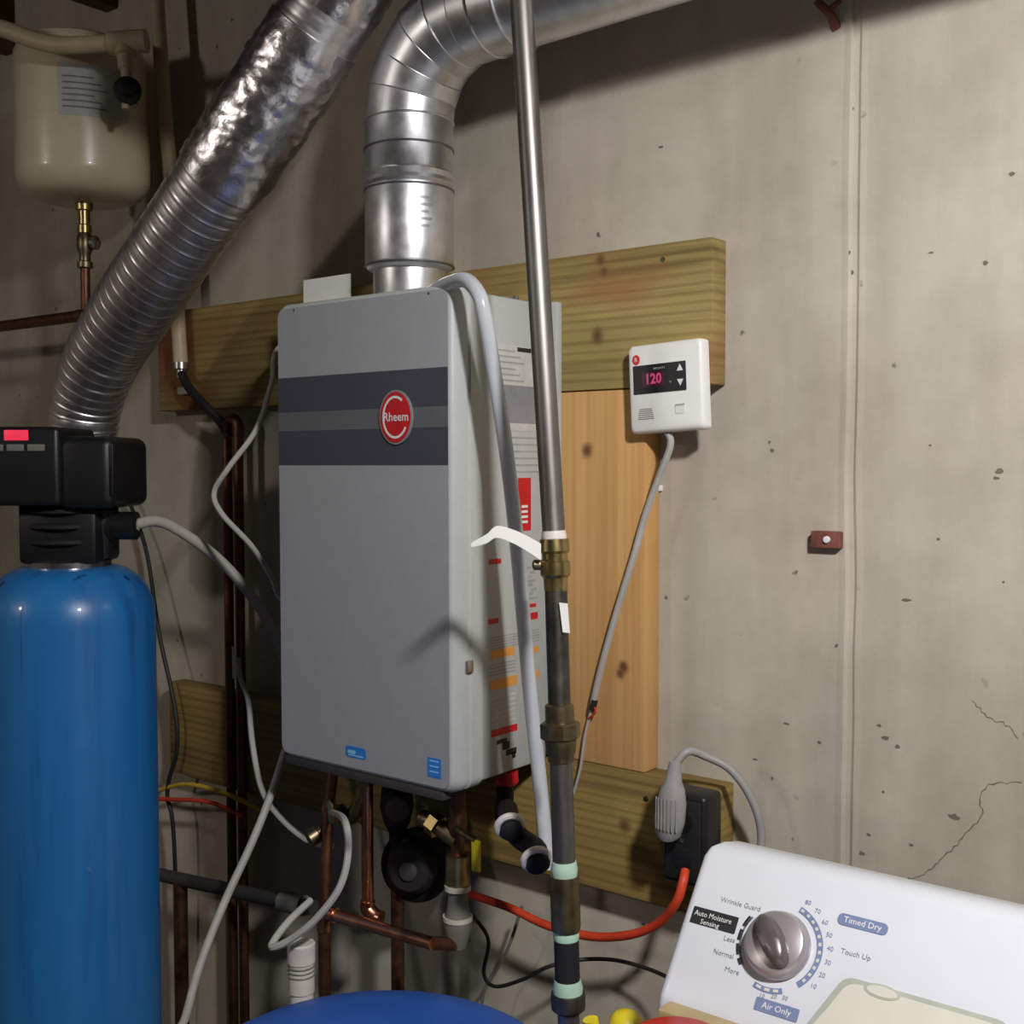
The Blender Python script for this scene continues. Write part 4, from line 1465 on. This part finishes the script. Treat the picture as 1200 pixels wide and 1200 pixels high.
# relief valve, red cap, black hoses with white collars
C5 = thing('relief_valve', 'black relief fitting with red cap under the right edge of the heater', 'valve', (uz(592, 925, -.12).x, -.12, HB - .09))
cr = uz(592, 915, -.12)
cr.x = min(cr.x, W_ - .02)
cr.z = HB + .002
obj('red_cap', lathe(cr, ax_, [(0, .018), (.016, .019), (.020, .016)], 16), 'red', C5)
obj('stem', lathe(cr, ax_, [(.018, .012), (.05, .012), (.052, .015), (.07, .015)], 14), 'blackrough', C5)
h1 = atd(597, 965, 1.44)
h2 = atd(628, 1004, 1.40)
obj('hose', curve([cr - EZ * .06, cr.lerp(h1, .6) - EZ * .012, h1, h1 + (h2 - h1) * .4 + FW * .03 - UP * .01, h2 + FW * .02 + UP * .004, h2], .0135, 14), 'blackrough', C5)
for hc in (h1, h2):
    obj('white_collar', ringbead(hc - FW * .010, (-FW + RT * .25 - UP * .55), .0156, .0044, 28, 8), 'ball', C5)
    obj('hose_end', lathe(hc - FW * .002, (-FW + RT * .25 - UP * .55), [(0, .0148), (.014, .0148), (.016, .012)], 16), 'blackrough', C5)

# white pvc stub beside the lid
c0, c1 = atd(353, 1104, 1.53), atd(355, 1162, 1.53)
PV = thing('pvc_standpipe', 'white pvc standpipe rising just behind the blue lid', 'pipe', (c0.x, c0.y, 0))
obj('pipe', tube([Vector((c0.x, c0.y, .002)), Vector((c0.x, c0.y, c1.z + .01))], .0155, 18), 'ball', PV)
obj('coupling', lathe(Vector((c0.x, c0.y, c0.z)), ax_, [(0, .0165), (.002, .0185), (.026, .0185), (.028, .0165), (.040, .0172), (.066, .0172)], 20), 'ball', PV)
for k in range(3):
    obj('thread', ringbead(Vector((c0.x, c0.y, c0.z - .031 - k * .006)), EZ, .0172, .0013, 24, 6), 'greyfit', PV)
obj('cable_loop', curve([vb_ + Vector((0, -.015, 0)), atd(404, 962, 1.50), atd(408, 1000, 1.49), atd(398, 1040, 1.48), atd(372, 1075, 1.48), atd(345, 1098, 1.485), atd(322, 1110, 1.49), atd(320, 1104, 1.50), atd(338, 1080, 1.52), atd(364, 1055, 1.56)], .0048, 8), 'cable', label='grey cable loop hanging from the brass valve under the heater', cat='cable')

# orange extension cord, thin black wires
obj('extension_cord', curve([atY(528, 1042, -.03), atY(550, 1048, -.06), atY(595, 1063, -.08), atY(640, 1084, -.085), atY(690, 1097, -.09), atY(735, 1096, -.095), atY(770, 1083, -.10), atY(792, 1058, -.11), atY(800, 1035, -.105), atY(803, 1020, -.092)], .0060, 10), 'cord_orange', label='orange extension cord drooping under the low treated board', cat='cord')
obj('lamp_wire', curve([atY(548, 1066, -.10), atY(572, 1100, -.10), atY(567, 1140, -.10), atY(580, 1156, -.10), atY(612, 1148, -.10), atY(645, 1132, -.10), atY(690, 1124, -.06), atY(735, 1128, -.05), atY(790, 1150, -.08), atY(840, 1200, -.20)], .0028, 8), 'cord_black', label='thin black wire trailing behind the gas pipe above the blue lid', cat='wire')
obj('lamp_wire', curve([atY(612, 1062, -.05), atY(596, 1110, -.05), atY(582, 1136, -.05), atY(566, 1168, -.05), atY(560, 1260, -.05)], .0026, 8), 'greyfit', label='thin grey wire hanging down the wall behind the blue lid', cat='wire')

# ------------------------------------------------------------------ the reflector work lamp that lights the room
LB = thing('work_lamp', 'reflector work lamp clamped under the joists above the laundry machine', 'lamp', LAMP)
back = LAMP - AIM * .075
obj('reflector', lathe(back - AIM * .015, AIM, [(0, .022), (.012, .045), (.035, .075), (.055, .092), (.056, .093), (.054, .090), (.034, .072), (.012, .042), (.004, .018)], 40), 'galv', LB)
obj('glass', lathe(back - AIM * .005, AIM, [(0, .012), (.012, .016), (.030, .026), (.040, .024), (.048, .012), (.050, .001)], 24), 'bulb', LB)
obj('socket', lathe(back - AIM * .012, -AIM, [(0, .020), (.05, .020), (.06, .014), (.075, .006)], 20), 'black', LB)
jx = 1.6
obj('clamp_arm', curve([back - AIM * .05, back - AIM * .09 + EZ * .02, Vector((jx - .03, LAMP.y - .08, 2.43)), Vector((jx - .027, LAMP.y - .08, 2.46))], .006, 8), 'galv', LB)
obj('clamp', box(jx - .034, jx - .0195, LAMP.y - .11, LAMP.y - .05, 2.425, 2.50, bev=.003), 'galv', LB)
# weak unseen fill bulb, added to raise the ambient level
CB = thing('fill_bulb', 'bare fill bulb added out of view, in a white ceiling socket', 'lamp', BULB)
obj('socket', lathe(BULB + Vector((0, 0, .02)), EZ, [(0, .022), (.03, .024), (.035, .055), (.058, .058)], 24), 'white', CB)
obj('mount_block', box(BULB.x - .06, BULB.x + .10, BULB.y - .05, BULB.y + .05, BULB.z + .078, ZC - .199), 'ceil', CB)
obj('glass', lathe(BULB + Vector((0, 0, .022)), (0, 0, -1), [(0, .012), (.02, .014), (.045, .026), (.06, .028), (.075, .022), (.083, .008), (.084, .001)], 24), 'bulb', CB)
